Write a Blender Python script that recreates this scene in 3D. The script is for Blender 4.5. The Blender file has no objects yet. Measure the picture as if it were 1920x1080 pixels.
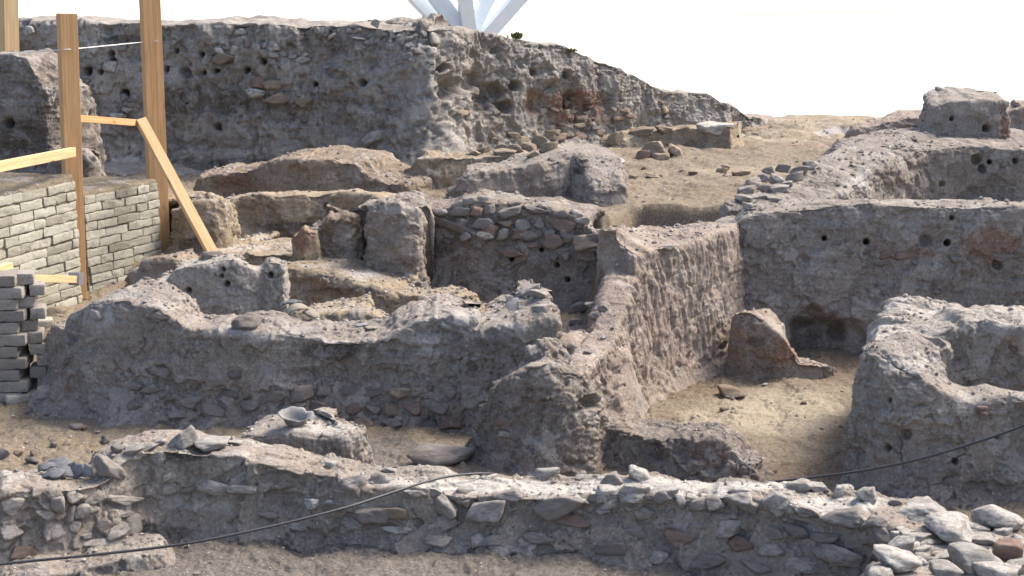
import bpy, bmesh, math, random
import numpy as np
from mathutils import Vector, Matrix

random.seed(7)
RNG = np.random.default_rng(11)
scene = bpy.context.scene
COL = scene.collection
F32 = np.float32

# ------------------------------------------------------------------ camera geometry
FOC = 2700.0            # focal length in pixels of the 1920 px wide photograph
TH = math.atan(0.2)     # pitch below the horizontal
EYE = 3.6
CT, ST = math.cos(TH), math.sin(TH)


def P(px, py, Y):
    """world point that the photograph shows at px,py when it stands Y metres away"""
    u = (px - 960) / FOC
    v = (py - 540) / FOC
    t = Y / (CT - v * ST)
    return np.array([u * t, Y, EYE - t * (ST + v * CT)])


def PZ(px, py, z):
    """world point at height z that the photograph shows at px,py"""
    v = (py - 540) / FOC
    t = (EYE - z) / (ST + v * CT)
    return np.array([(px - 960) / FOC * t, t * (CT - v * ST), z])


def proj(V):
    dz = V[:, 2] - EYE
    dep = V[:, 1] * CT - dz * ST
    dn = -V[:, 1] * ST - dz * CT
    dep = np.where(dep < 0.05, 0.05, dep)
    return 960 + FOC * V[:, 0] / dep, 540 + FOC * dn / dep


# ------------------------------------------------------------------ noise
def _hash(ix, iy, iz, seed):
    h = (ix.astype(np.uint32) * np.uint32(374761393) + iy.astype(np.uint32) * np.uint32(668265263)
         + iz.astype(np.uint32) * np.uint32(2147483647) + np.uint32((seed * 974634777) & 0xFFFFFFFF))
    h = (h ^ (h >> np.uint32(13))) * np.uint32(1274126177)
    h = (h ^ (h >> np.uint32(16))) * np.uint32(2246822519)
    return h ^ (h >> np.uint32(15))


def perlin(p, seed=0):
    p = p.astype(F32)
    f0 = np.floor(p)
    i = f0.astype(np.int64)
    f = p - f0
    u = f * f * f * (f * (f * 6 - 15) + 10)
    out = np.zeros(len(p), F32)
    for dx in (0, 1):
        wx = u[:, 0] if dx else 1 - u[:, 0]
        for dy in (0, 1):
            wy = u[:, 1] if dy else 1 - u[:, 1]
            for dz in (0, 1):
                wz = u[:, 2] if dz else 1 - u[:, 2]
                h = _hash(i[:, 0] + dx, i[:, 1] + dy, i[:, 2] + dz, seed)
                gx = (h & np.uint32(1023)).astype(F32) / 511.5 - 1
                gy = ((h >> np.uint32(10)) & np.uint32(1023)).astype(F32) / 511.5 - 1
                gz = ((h >> np.uint32(20)) & np.uint32(1023)).astype(F32) / 511.5 - 1
                out += wx * wy * wz * (gx * (f[:, 0] - dx) + gy * (f[:, 1] - dy) + gz * (f[:, 2] - dz))
    return out * 1.3


def fbm(p, octaves=4, seed=0, ridged=False, gain=0.5):
    a, s, tot = 1.0, np.zeros(len(p), F32), 0.0
    q = p.astype(F32)
    for o in range(octaves):
        n = perlin(q + o * 17.3, seed + o)
        s += a * ((1 - 2 * np.abs(n)) if ridged else n)
        tot += a
        a *= gain
        q = q * 2.03
    return s / tot if ridged else s


def worley(p, seed=0):
    """F1, F2, random value of the nearest cell"""
    p = p.astype(F32)
    b = np.floor(p)
    i = b.astype(np.int64)
    f = p - b
    n = len(p)
    f1 = np.full(n, 9, F32)
    f2 = np.full(n, 9, F32)
    rv = np.zeros(n, F32)
    for dx in (-1, 0, 1):
        for dy in (-1, 0, 1):
            for dz in (-1, 0, 1):
                h = _hash(i[:, 0] + dx, i[:, 1] + dy, i[:, 2] + dz, seed)
                cx = dx + (h & np.uint32(1023)).astype(F32) / 1023 - f[:, 0]
                cy = dy + ((h >> np.uint32(10)) & np.uint32(1023)).astype(F32) / 1023 - f[:, 1]
                cz = dz + ((h >> np.uint32(20)) & np.uint32(1023)).astype(F32) / 1023 - f[:, 2]
                d = cx * cx + cy * cy + cz * cz
                near = d < f1
                f2 = np.where(near, f1, np.minimum(f2, d))
                r = _hash(i[:, 0] + dx, i[:, 1] + dy, i[:, 2] + dz, seed + 91)
                rv = np.where(near, (r & np.uint32(65535)).astype(F32) / 65535, rv)
                f1 = np.where(near, d, f1)
    return np.sqrt(f1), np.sqrt(f2), rv


def sstep(a, b, x):
    t = np.clip((x - a) / (b - a), 0, 1)
    return t * t * (3 - 2 * t)


# ------------------------------------------------------------------ object helpers
def obj_from(name, verts, faces, mat, parent=None, smooth=True):
    """one mesh object; faces is an (n,4) or (n,3) integer array"""
    me = bpy.data.meshes.new(name)
    verts = np.asarray(verts, F32)
    faces = np.asarray(faces, np.int32)
    k = faces.shape[1]
    me.vertices.add(len(verts))
    me.vertices.foreach_set('co', verts.ravel())
    me.loops.add(faces.size)
    me.loops.foreach_set('vertex_index', faces.ravel())
    me.polygons.add(len(faces))
    me.polygons.foreach_set('loop_start', np.arange(0, faces.size, k, dtype=np.int32))
    me.polygons.foreach_set('use_smooth', np.full(len(faces), smooth))
    me.update(calc_edges=True)
    me.validate()
    if mat:
        me.materials.append(mat)
    o = bpy.data.objects.new(name, me)
    COL.objects.link(o)
    if parent is not None:
        o.parent = parent
    return o


def set_tint(o, tint):
    a = o.data.attributes.new('tint', 'FLOAT_COLOR', 'POINT')
    rgba = np.ones((len(tint), 4), F32)
    rgba[:, :3] = tint
    a.data.foreach_set('color', rgba.ravel())


def tag(o, label=None, cat=None, group=None, kind=None):
    if label:
        o['label'] = label
    if cat:
        o['category'] = cat
    if group:
        o['group'] = group
    if kind:
        o['kind'] = kind
    return o


def empty(name, loc, label, cat, group=None):
    o = bpy.data.objects.new(name, None)
    COL.objects.link(o)
    o.location = Vector([float(c) for c in loc])
    o.empty_display_size = 0.1
    return tag(o, label, cat, group)


# ------------------------------------------------------------------ materials
class NT:
    def __init__(self, name):
        self.m = bpy.data.materials.new(name)
        self.m.use_nodes = True
        self.t = self.m.node_tree
        self.b = self.t.nodes['Principled BSDF']
        self.b.inputs['Roughness'].default_value = 0.95
        self.b.inputs['Specular IOR Level'].default_value = 0.15

    def n(self, kind, **kw):
        nd = self.t.nodes.new(kind)
        for k, v in kw.items():
            setattr(nd, k, v)
        return nd

    def l(self, a, b):
        self.t.links.new(a, b)

    def coords(self, scale=(1, 1, 1), space='Object'):
        tc = self.n('ShaderNodeTexCoord')
        if tuple(scale) == (1, 1, 1):
            return tc.outputs[space]
        mp = self.n('ShaderNodeMapping')
        mp.inputs['Scale'].default_value = scale
        self.l(tc.outputs[space], mp.inputs['Vector'])
        return mp.outputs['Vector']

    def noise(self, co, scale, detail=5, rough=0.55, dist=0.0):
        nd = self.n('ShaderNodeTexNoise')
        nd.inputs['Scale'].default_value = scale
        nd.inputs['Detail'].default_value = detail
        nd.inputs['Roughness'].default_value = rough
        nd.inputs['Distortion'].default_value = dist
        self.l(co, nd.inputs['Vector'])
        return nd.outputs['Fac']

    def vor(self, co, scale, feature='F1', out='Distance'):
        nd = self.n('ShaderNodeTexVoronoi', feature=feature)
        nd.inputs['Scale'].default_value = scale
        self.l(co, nd.inputs['Vector'])
        return nd.outputs[out]

    def ramp(self, fac, a, b):
        nd = self.n('ShaderNodeMapRange', interpolation_type='SMOOTHSTEP')
        nd.inputs['From Min'].default_value = a
        nd.inputs['From Max'].default_value = b
        self.l(fac, nd.inputs['Value'])
        return nd.outputs['Result']

    def math(self, op, a, b=None):
        nd = self.n('ShaderNodeMath', operation=op)
        for k, x in enumerate((a, b)):
            if x is None:
                continue
            if isinstance(x, (int, float)):
                nd.inputs[k].default_value = x
            else:
                self.l(x, nd.inputs[k])
        return nd.outputs[0]

    def mix(self, fac, a, b, blend='MIX'):
        nd = self.n('ShaderNodeMix', data_type='RGBA', blend_type=blend)
        for sock, x in ((nd.inputs['Factor'], fac), (nd.inputs['A'], a), (nd.inputs['B'], b)):
            if isinstance(x, (int, float)):
                sock.default_value = x
            elif isinstance(x, tuple):
                sock.default_value = (*x, 1)
            else:
                self.l(x, sock)
        return nd.outputs['Result']

    def bump(self, height, strength, dist, normal=None):
        nd = self.n('ShaderNodeBump')
        nd.inputs['Strength'].default_value = strength
        nd.inputs['Distance'].default_value = dist
        self.l(height, nd.inputs['Height'])
        if normal is not None:
            self.l(normal, nd.inputs['Normal'])
        return nd.outputs['Normal']

    def done(self, color, normal=None):
        self.l(color, self.b.inputs['Base Color'])
        if normal is not None:
            self.l(normal, self.b.inputs['Normal'])
        return self.m


def earth_mat(name, c1, c2, c3, red=(0.27, 0.15, 0.10), pale=(0.46, 0.43, 0.40), dark=(0.10, 0.085, 0.075), fleck=1.0):
    """dried mud: three soil tones, stains from the tint attribute, white lime flecks, fine crumb"""
    c1, c2, c3 = [tuple(1.12 * x * k for x, k in zip(c, (1.01, 1.0, 0.96))) for c in (c1, c2, c3)]
    t = NT(name)
    co = t.coords()
    big = t.noise(co, 1.1, 6, 0.6, 0.4)
    mid = t.noise(co, 6.0, 7, 0.62, 0.3)
    fin = t.noise(co, 45.0, 5, 0.65)
    strat = t.noise(t.coords((1.2, 1.2, 9.0)), 1.0, 6, 0.65, 0.5)
    col = t.mix(t.ramp(big, 0.36, 0.66), c1, c2)
    col = t.mix(t.math('MULTIPLY', t.ramp(mid, 0.44, 0.68), 0.8), col, c3)
    col = t.mix(t.math('MULTIPLY', t.ramp(strat, 0.55, 0.75), 0.4), col, dark)
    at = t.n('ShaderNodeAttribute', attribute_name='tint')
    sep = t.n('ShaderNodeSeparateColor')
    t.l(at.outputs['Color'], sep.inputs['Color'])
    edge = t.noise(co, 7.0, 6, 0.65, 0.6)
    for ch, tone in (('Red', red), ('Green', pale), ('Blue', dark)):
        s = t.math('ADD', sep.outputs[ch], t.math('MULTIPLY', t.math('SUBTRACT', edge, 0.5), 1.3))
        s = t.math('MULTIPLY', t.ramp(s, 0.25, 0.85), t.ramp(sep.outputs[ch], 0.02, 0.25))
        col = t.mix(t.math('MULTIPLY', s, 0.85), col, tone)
    cw = t.noise(co, 2.3, 9, 0.68, 0.8)
    crust = t.ramp(cw, 0.535, 0.565)
    col = t.mix(t.math('MULTIPLY', crust, 0.38), col, pale)
    # crumbs: light and dark grains
    col = t.mix(t.ramp(fin, 0.35, 0.7), t.mix(0.30, col, (0.07, 0.055, 0.045)), t.mix(0.15, col, (0.55, 0.50, 0.44)))
    vc = t.vor(co, 42.0, out='Color')
    sv = t.n('ShaderNodeSeparateColor')
    t.l(vc, sv.inputs['Color'])
    vd = t.vor(co, 42.0)
    spot = t.math('MULTIPLY', t.ramp(sv.outputs['Red'], 0.90, 0.92), t.ramp(vd, 0.34, 0.2))
    col = t.mix(t.math('MULTIPLY', spot, 0.55 * fleck), col, (0.62, 0.60, 0.57))
    pit = t.math('MULTIPLY', t.ramp(sv.outputs['Green'], 0.92, 0.95), t.ramp(vd, 0.36, 0.22))
    po = t.ramp(t.noise(co, 19.0, 6, 0.72, 0.4), 0.60, 0.70)
    col = t.mix(t.math('MULTIPLY', po, 0.28), col, (0.06, 0.048, 0.04))  # dark pores: tiny shadows painted into the mud colour
    col = t.mix(t.math('MULTIPLY', pit, 0.5), col, (0.05, 0.04, 0.035))
    h = t.math('ADD', t.math('MULTIPLY', t.noise(co, 28.0, 8, 0.7), 1.0), t.math('MULTIPLY', t.noise(co, 130.0, 4, 0.7), 0.35))
    h = t.math('SUBTRACT', h, t.math('MULTIPLY', pit, 0.8))
    h = t.math('ADD', h, t.math('MULTIPLY', spot, 0.3))
    h = t.math('ADD', h, t.math('MULTIPLY', crust, 0.35))
    return t.done(col, t.bump(h, 0.75, 0.03))


def stone_mat(name, c1, c2, c3):
    t = NT(name)
    co = t.coords()
    oi = t.n('ShaderNodeObjectInfo')
    add = t.n('ShaderNodeVectorMath', operation='ADD')
    t.l(co, add.inputs[0])
    sc = t.n('ShaderNodeVectorMath', operation='SCALE')
    cmb = t.n('ShaderNodeCombineXYZ')
    for k in range(3):
        t.l(oi.outputs['Random'], cmb.inputs[k])
    t.l(cmb.outputs[0], sc.inputs[0])
    sc.inputs['Scale'].default_value = 37.0
    t.l(sc.outputs[0], add.inputs[1])
    co = add.outputs[0]
    col = t.mix(t.ramp(t.noise(co, 1.1, 6, 0.6, 0.6), 0.38, 0.64), c1, c2)
    col = t.mix(t.math('MULTIPLY', t.ramp(t.noise(co, 3.4, 7, 0.68, 0.4), 0.5, 0.7), 0.75), col, c3)
    tone = t.n('ShaderNodeMapRange')
    tone.inputs['To Min'].default_value = 0.72
    tone.inputs['To Max'].default_value = 1.12
    t.l(oi.outputs['Random'], tone.inputs['Value'])
    hs = t.n('ShaderNodeHueSaturation')
    t.l(tone.outputs['Result'], hs.inputs['Value'])
    t.l(col, hs.inputs['Color'])
    col = hs.outputs['Color']
    fin = t.noise(co, 14.0, 6, 0.7)
    col = t.mix(t.ramp(fin, 0.56, 0.75), col, (0.10, 0.085, 0.075))
    dirt = t.noise(co, 1.9, 5, 0.6, 0.8)
    col = t.mix(t.math('MULTIPLY', t.ramp(dirt, 0.46, 0.60), 0.72), col, (0.262, 0.228, 0.20))
    h = t.math('ADD', t.noise(co, 5.0, 8, 0.7), t.math('MULTIPLY', t.noise(co, 20.0, 6, 0.7), 0.35))
    return t.done(col, t.bump(h, 0.7, 0.05))


def ground_mat():
    t = NT('excavated_soil')
    co = t.coords()
    col = t.mix(t.ramp(t.noise(co, 0.9, 7, 0.62, 0.5), 0.38, 0.64), (0.225, 0.180, 0.128), (0.178, 0.140, 0.100))
    col = t.mix(t.math('MULTIPLY', t.ramp(t.noise(co, 5.0, 8, 0.68, 0.4), 0.48, 0.7), 0.8), col, (0.155, 0.12, 0.085))
    at = t.n('ShaderNodeAttribute', attribute_name='tint')
    sep = t.n('ShaderNodeSeparateColor')
    t.l(at.outputs['Color'], sep.inputs['Color'])
    edge = t.noise(co, 5.0, 7, 0.68, 0.6)
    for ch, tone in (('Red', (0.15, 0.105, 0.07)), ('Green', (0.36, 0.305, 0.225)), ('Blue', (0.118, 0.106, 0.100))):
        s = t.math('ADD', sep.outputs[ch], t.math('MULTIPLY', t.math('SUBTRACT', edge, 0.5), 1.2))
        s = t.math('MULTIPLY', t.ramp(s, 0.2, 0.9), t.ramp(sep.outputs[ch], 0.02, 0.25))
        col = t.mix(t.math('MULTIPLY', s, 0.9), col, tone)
    fin = t.noise(co, 38.0, 6, 0.7)
    col = t.mix(t.ramp(fin, 0.35, 0.7), t.mix(0.35, col, (0.08, 0.06, 0.04)), t.mix(0.18, col, (0.6, 0.54, 0.45)))
    vd = t.vor(co, 30.0)
    vc = t.vor(co, 30.0, out='Color')
    sv = t.n('ShaderNodeSeparateColor')
    t.l(vc, sv.inputs['Color'])
    peb = t.math('MULTIPLY', t.ramp(sv.outputs['Red'], 0.88, 0.9), t.ramp(vd, 0.34, 0.2))
    col = t.mix(t.math('MULTIPLY', peb, 0.6), col, (0.40, 0.36, 0.31))
    # dry land outside the dig, its sunlit glare put into a near-white colour
    geo = t.n('ShaderNodeNewGeometry')
    sx = t.n('ShaderNodeSeparateXYZ')
    t.l(geo.outputs['Position'], sx.inputs[0])
    far = t.ramp(sx.outputs['Y'], 29.8, 30.8)
    grass = t.math('MULTIPLY', t.ramp(t.noise(t.coords((0.25, 0.08, 1)), 1.0, 6, 0.6), 0.60, 0.70), 0.25)
    land = t.mix(grass, (0.80, 0.76, 0.68), (0.68, 0.74, 0.48))
    col = t.mix(far, col, land)
    h = t.math('ADD', t.noise(co, 22.0, 8, 0.7), t.math('MULTIPLY', t.noise(co, 110.0, 4, 0.7), 0.3))
    h = t.math('ADD', h, t.math('MULTIPLY', peb, 0.5))
    return t.done(col, t.bump(h, 0.8, 0.03))


def wood_mat(name, c1, c2, knot=(0.20, 0.075, 0.025)):
    t = NT(name)
    t.b.inputs['Roughness'].default_value = 0.7
    oi = t.n('ShaderNodeObjectInfo')
    tc = t.n('ShaderNodeTexCoord')
    cmb = t.n('ShaderNodeCombineXYZ')
    for k in range(3):
        t.l(oi.outputs['Random'], cmb.inputs[k])
    sc = t.n('ShaderNodeVectorMath', operation='SCALE')
    sc.inputs['Scale'].default_value = 50
    t.l(cmb.outputs[0], sc.inputs[0])
    ad = t.n('ShaderNodeVectorMath', operation='ADD')
    t.l(tc.outputs['Object'], ad.inputs[0])
    t.l(sc.outputs[0], ad.inputs[1])

    def co(s):
        mp = t.n('ShaderNodeMapping')
        mp.inputs['Scale'].default_value = s
        t.l(ad.outputs[0], mp.inputs['Vector'])
        return mp.outputs['Vector']
    g = t.noise(co((30, 30, 0.9)), 1.0, 6, 0.6, 1.2)
    col = t.mix(t.ramp(g, 0.35, 0.68), c1, c2)
    fine = t.noise(co((120, 120, 3)), 1.0, 4, 0.6)
    col = t.mix(t.math('MULTIPLY', t.ramp(fine, 0.5, 0.75), 0.4), col, tuple(x * 0.6 for x in c2))
    kd = t.vor(co((5.0, 5.0, 1.9)), 1.0)
    col = t.mix(t.math('MULTIPLY', t.ramp(kd, 0.17, 0.08), 0.85), col, knot)
    dirt = t.noise(co((3, 3, 1.5)), 1.0, 5, 0.65)
    col = t.mix(t.math('MULTIPLY', t.ramp(dirt, 0.55, 0.75), 0.35), col, (0.30, 0.20, 0.12))
    return t.done(col, t.bump(g, 0.25, 0.004))


def plain_mat(name, c1, c2, scale=20.0, rough=0.6, bump=0.2, spec=0.3, metal=0.0):
    t = NT(name)
    t.b.inputs['Roughness'].default_value = rough
    t.b.inputs['Specular IOR Level'].default_value = spec
    t.b.inputs['Metallic'].default_value = metal
    co = t.coords()
    n = t.noise(co, scale, 6, 0.62)
    return t.done(t.mix(t.ramp(n, 0.35, 0.68), c1, c2), t.bump(n, bump, 0.006))


def brick_mat(name, c1, c2, soil):
    t = NT(name)
    co = t.coords()
    at = t.n('ShaderNodeAttribute', attribute_name='tint')
    sep = t.n('ShaderNodeSeparateColor')
    t.l(at.outputs['Color'], sep.inputs['Color'])
    col = t.mix(sep.outputs['Red'], c1, c2)
    n = t.noise(co, 9.0, 7, 0.65, 0.4)
    col = t.mix(t.math('MULTIPLY', t.ramp(n, 0.48, 0.72), 0.65), col, soil)
    f = t.noise(co, 60.0, 5, 0.7)
    col = t.mix(t.ramp(f, 0.55, 0.75), col, tuple(x * 0.6 for x in soil))
    col = t.mix(sep.outputs['Blue'], col, tuple(x * 0.55 for x in soil))
    return t.done(col, t.bump(t.math('ADD', t.noise(co, 30, 8, 0.7), t.math('MULTIPLY', f, 0.4)), 0.9, 0.02))


M_GREY = earth_mat('grey_mud', (0.262, 0.228, 0.205), (0.205, 0.175, 0.155), (0.315, 0.28, 0.252), pale=(0.48, 0.445, 0.405))
M_BROWN = earth_mat('brown_mud', (0.245, 0.188, 0.140), (0.185, 0.138, 0.100), (0.31, 0.25, 0.19))
M_PINK = earth_mat('rosy_mud', (0.300, 0.240, 0.205), (0.240, 0.190, 0.160), (0.35, 0.295, 0.255), pale=(0.48, 0.425, 0.375))
M_PALE = earth_mat('pale_mud', (0.35, 0.318, 0.290), (0.27, 0.243, 0.22), (0.43, 0.395, 0.36), pale=(0.54, 0.51, 0.465))
M_BANK = earth_mat('bank_soil', (0.285, 0.258, 0.235), (0.220, 0.196, 0.178), (0.375, 0.345, 0.315), pale=(0.46, 0.43, 0.395))
M_NEAR = earth_mat('pale_mortar', (0.270, 0.234, 0.205), (0.205, 0.175, 0.152), (0.325, 0.287, 0.254), pale=(0.54, 0.51, 0.465))
M_TAN = earth_mat('tan_mud', (0.30, 0.24, 0.170), (0.24, 0.185, 0.128), (0.36, 0.30, 0.22))
M_DARK = earth_mat('dark_mud', (0.205, 0.172, 0.150), (0.155, 0.127, 0.110), (0.255, 0.22, 0.192))
S_GREY = stone_mat('grey_stone', (0.45, 0.41, 0.37), (0.36, 0.325, 0.295), (0.52, 0.485, 0.445))
S_PALE = stone_mat('limestone', (0.56, 0.53, 0.48), (0.46, 0.43, 0.385), (0.64, 0.61, 0.57))
S_RED = stone_mat('reddish_stone', (0.32, 0.215, 0.165), (0.25, 0.165, 0.13), (0.38, 0.30, 0.25))
S_TAN = stone_mat('tan_stone', (0.38, 0.30, 0.215), (0.30, 0.23, 0.16), (0.46, 0.38, 0.29))
S_DARK = stone_mat('dusty_stone', (0.31, 0.275, 0.25), (0.245, 0.215, 0.192), (0.37, 0.335, 0.305))
MATS = {'g': S_GREY, 'p': S_PALE, 'r': S_RED, 't': S_TAN, 'd': S_DARK}

# ------------------------------------------------------------------ earth walls
ALL_V, ALL_PX, ALL_PY, ALL_N, ALL_ID = [], [], [], [], []     # surfaces that stones are set into
SURF = {}


def catmull(C, n_per):
    C = np.asarray(C, float)
    n = len(C)
    out = []
    for i in range(n - 1):
        p0 = C[max(i - 1, 0)]
        p1, p2 = C[i], C[i + 1]
        p3 = C[min(i + 2, n - 1)]
        k = n_per[i]
        t = (np.arange(k) / k)[:, None]
        out.append(0.5 * ((2 * p1) + (-p0 + p2) * t + (2 * p0 - 5 * p1 + 4 * p2 - p3) * t ** 2 + (-p0 + 3 * p1 - 3 * p2 + p3) * t ** 3))
    out.append(C[-1:])
    return np.vstack(out)


def grid_normals(V):
    du = np.gradient(V, axis=0)
    dv = np.gradient(V, axis=1)
    n = np.cross(du, dv)
    return n / (np.linalg.norm(n, axis=2, keepdims=True) + 1e-9)


def smooth_axis(V, axis, k):
    if k < 1:
        return V
    for _ in range(2):
        pad = [(0, 0)] * V.ndim
        pad[axis] = (k, k)
        W = np.pad(V, pad, mode='edge')
        c = np.cumsum(np.insert(W, 0, 0, axis=axis), axis=axis)
        n = V.shape[axis]
        a = np.take(c, np.arange(2 * k + 1, 2 * k + 1 + n), axis=axis)
        b = np.take(c, np.arange(0, n), axis=axis)
        V = (a - b) / (2 * k + 1)
    return V


def roughen(V, N, seed, big=0.05, mid=0.03, fine=0.012, lump=0.014, crack=0.03, pit=0.03, rill=0.0, layer=0.006, cs=2.6, spall=0.03, top=0.5):
    p = V.astype(F32)
    d = 1.25 * big * fbm(p * 1.1, 3, seed)
    warp = p + 0.10 * np.stack([perlin(p * 3 + 5, seed), perlin(p * 3 + 15, seed + 1), perlin(p * 3 + 25, seed + 2)], 1)
    warp += 0.025 * np.stack([perlin(p * 14 + 5, seed + 31), perlin(p * 14 + 15, seed + 32), perlin(p * 14 + 25, seed + 33)], 1)
    # rough and smooth areas alternate: sound plaster next to crumbled core
    calm = sstep(-0.12, 0.42, perlin(p * 1.7 + 40, seed + 12) + 0.5 * perlin(p * 5 + 9, seed + 13))
    keep = 0.18 + 0.85 * calm
    flat = 1 - (1 - top) * sstep(0.5, 0.88, N[:, 2])
    m = mid * 0.72 * (fbm(warp * 3.6, 5, seed + 3, True, 0.55) - 0.35) * keep
    m += fine * fbm(p * 21, 3, seed + 5) * keep
    if spall:
        n = fbm(warp * 1.9 + 3, 5, seed + 14, False, 0.55)
        m -= spall * sstep(0.0, 0.07, n) + 0.6 * spall * sstep(0.28, 0.34, n)
        n = fbm(warp * 4.5 + 8, 4, seed + 15, False, 0.55)
        m -= 0.5 * spall * sstep(0.12, 0.19, n)
    if lump:
        f1, f2, rv = worley(warp * 11, seed + 6)
        m += 0.7 * lump * (rv * 1.5) * np.clip(1 - f1 / 0.62, 0, 1) * keep
    if crack:
        f1, f2, rv = worley(warp * np.array([cs, cs, cs * 0.7], F32), seed + 7)
        mk = sstep(0.0, 0.35, perlin(p * 1.9, seed + 8))
        w = 0.012 + 0.02 * np.abs(perlin(p * 6, seed + 18))
        m -= 0.5 * crack * mk * np.exp(-((f2 - f1) / w) ** 2) * sstep(-0.25, 0.3, perlin(p * 4.3 + 7, seed + 28))
    if pit:
        f1, f2, rv = worley(p * 7.0, seed + 9)
        m -= 0.8 * pit * keep * (rv < 0.08) * np.clip(1 - (f1 / 0.36) ** 2, 0, 1)
        f1, f2, rv = worley(p * 19.0, seed + 19)
        m -= 0.35 * pit * keep * (rv < 0.15) * np.clip(1 - (f1 / 0.4) ** 2, 0, 1)
    vert = 1 - np.clip(np.abs(N[:, 2]) * 1.6, 0, 1)
    if rill:
        q = p * np.array([9, 9, 1.1], F32) + 0.9 * warp
        m += rill * vert * (fbm(q, 4, seed + 10, True) - 0.3)
    # faint rain streaks on every upright face
    m += 0.010 * vert * fbm(p * np.array([13, 13, 0.9], F32) + 0.6 * warp, 3, seed + 16)
    if layer:
        m += layer * vert * fbm(p * np.array([2.0, 2.0, 26.0], F32), 3, seed + 11)
    return d + m * flat


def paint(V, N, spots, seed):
    """soil stains and painted-in floor shade: spots (px, py, rx, ry, channel, strength), laid on the faces that look towards the dig's visitors' walkway"""
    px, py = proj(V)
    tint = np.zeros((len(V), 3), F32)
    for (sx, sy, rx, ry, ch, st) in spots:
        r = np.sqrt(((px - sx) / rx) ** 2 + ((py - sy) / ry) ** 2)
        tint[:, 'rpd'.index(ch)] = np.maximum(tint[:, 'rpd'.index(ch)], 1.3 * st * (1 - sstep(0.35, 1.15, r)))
    return tint


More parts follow.
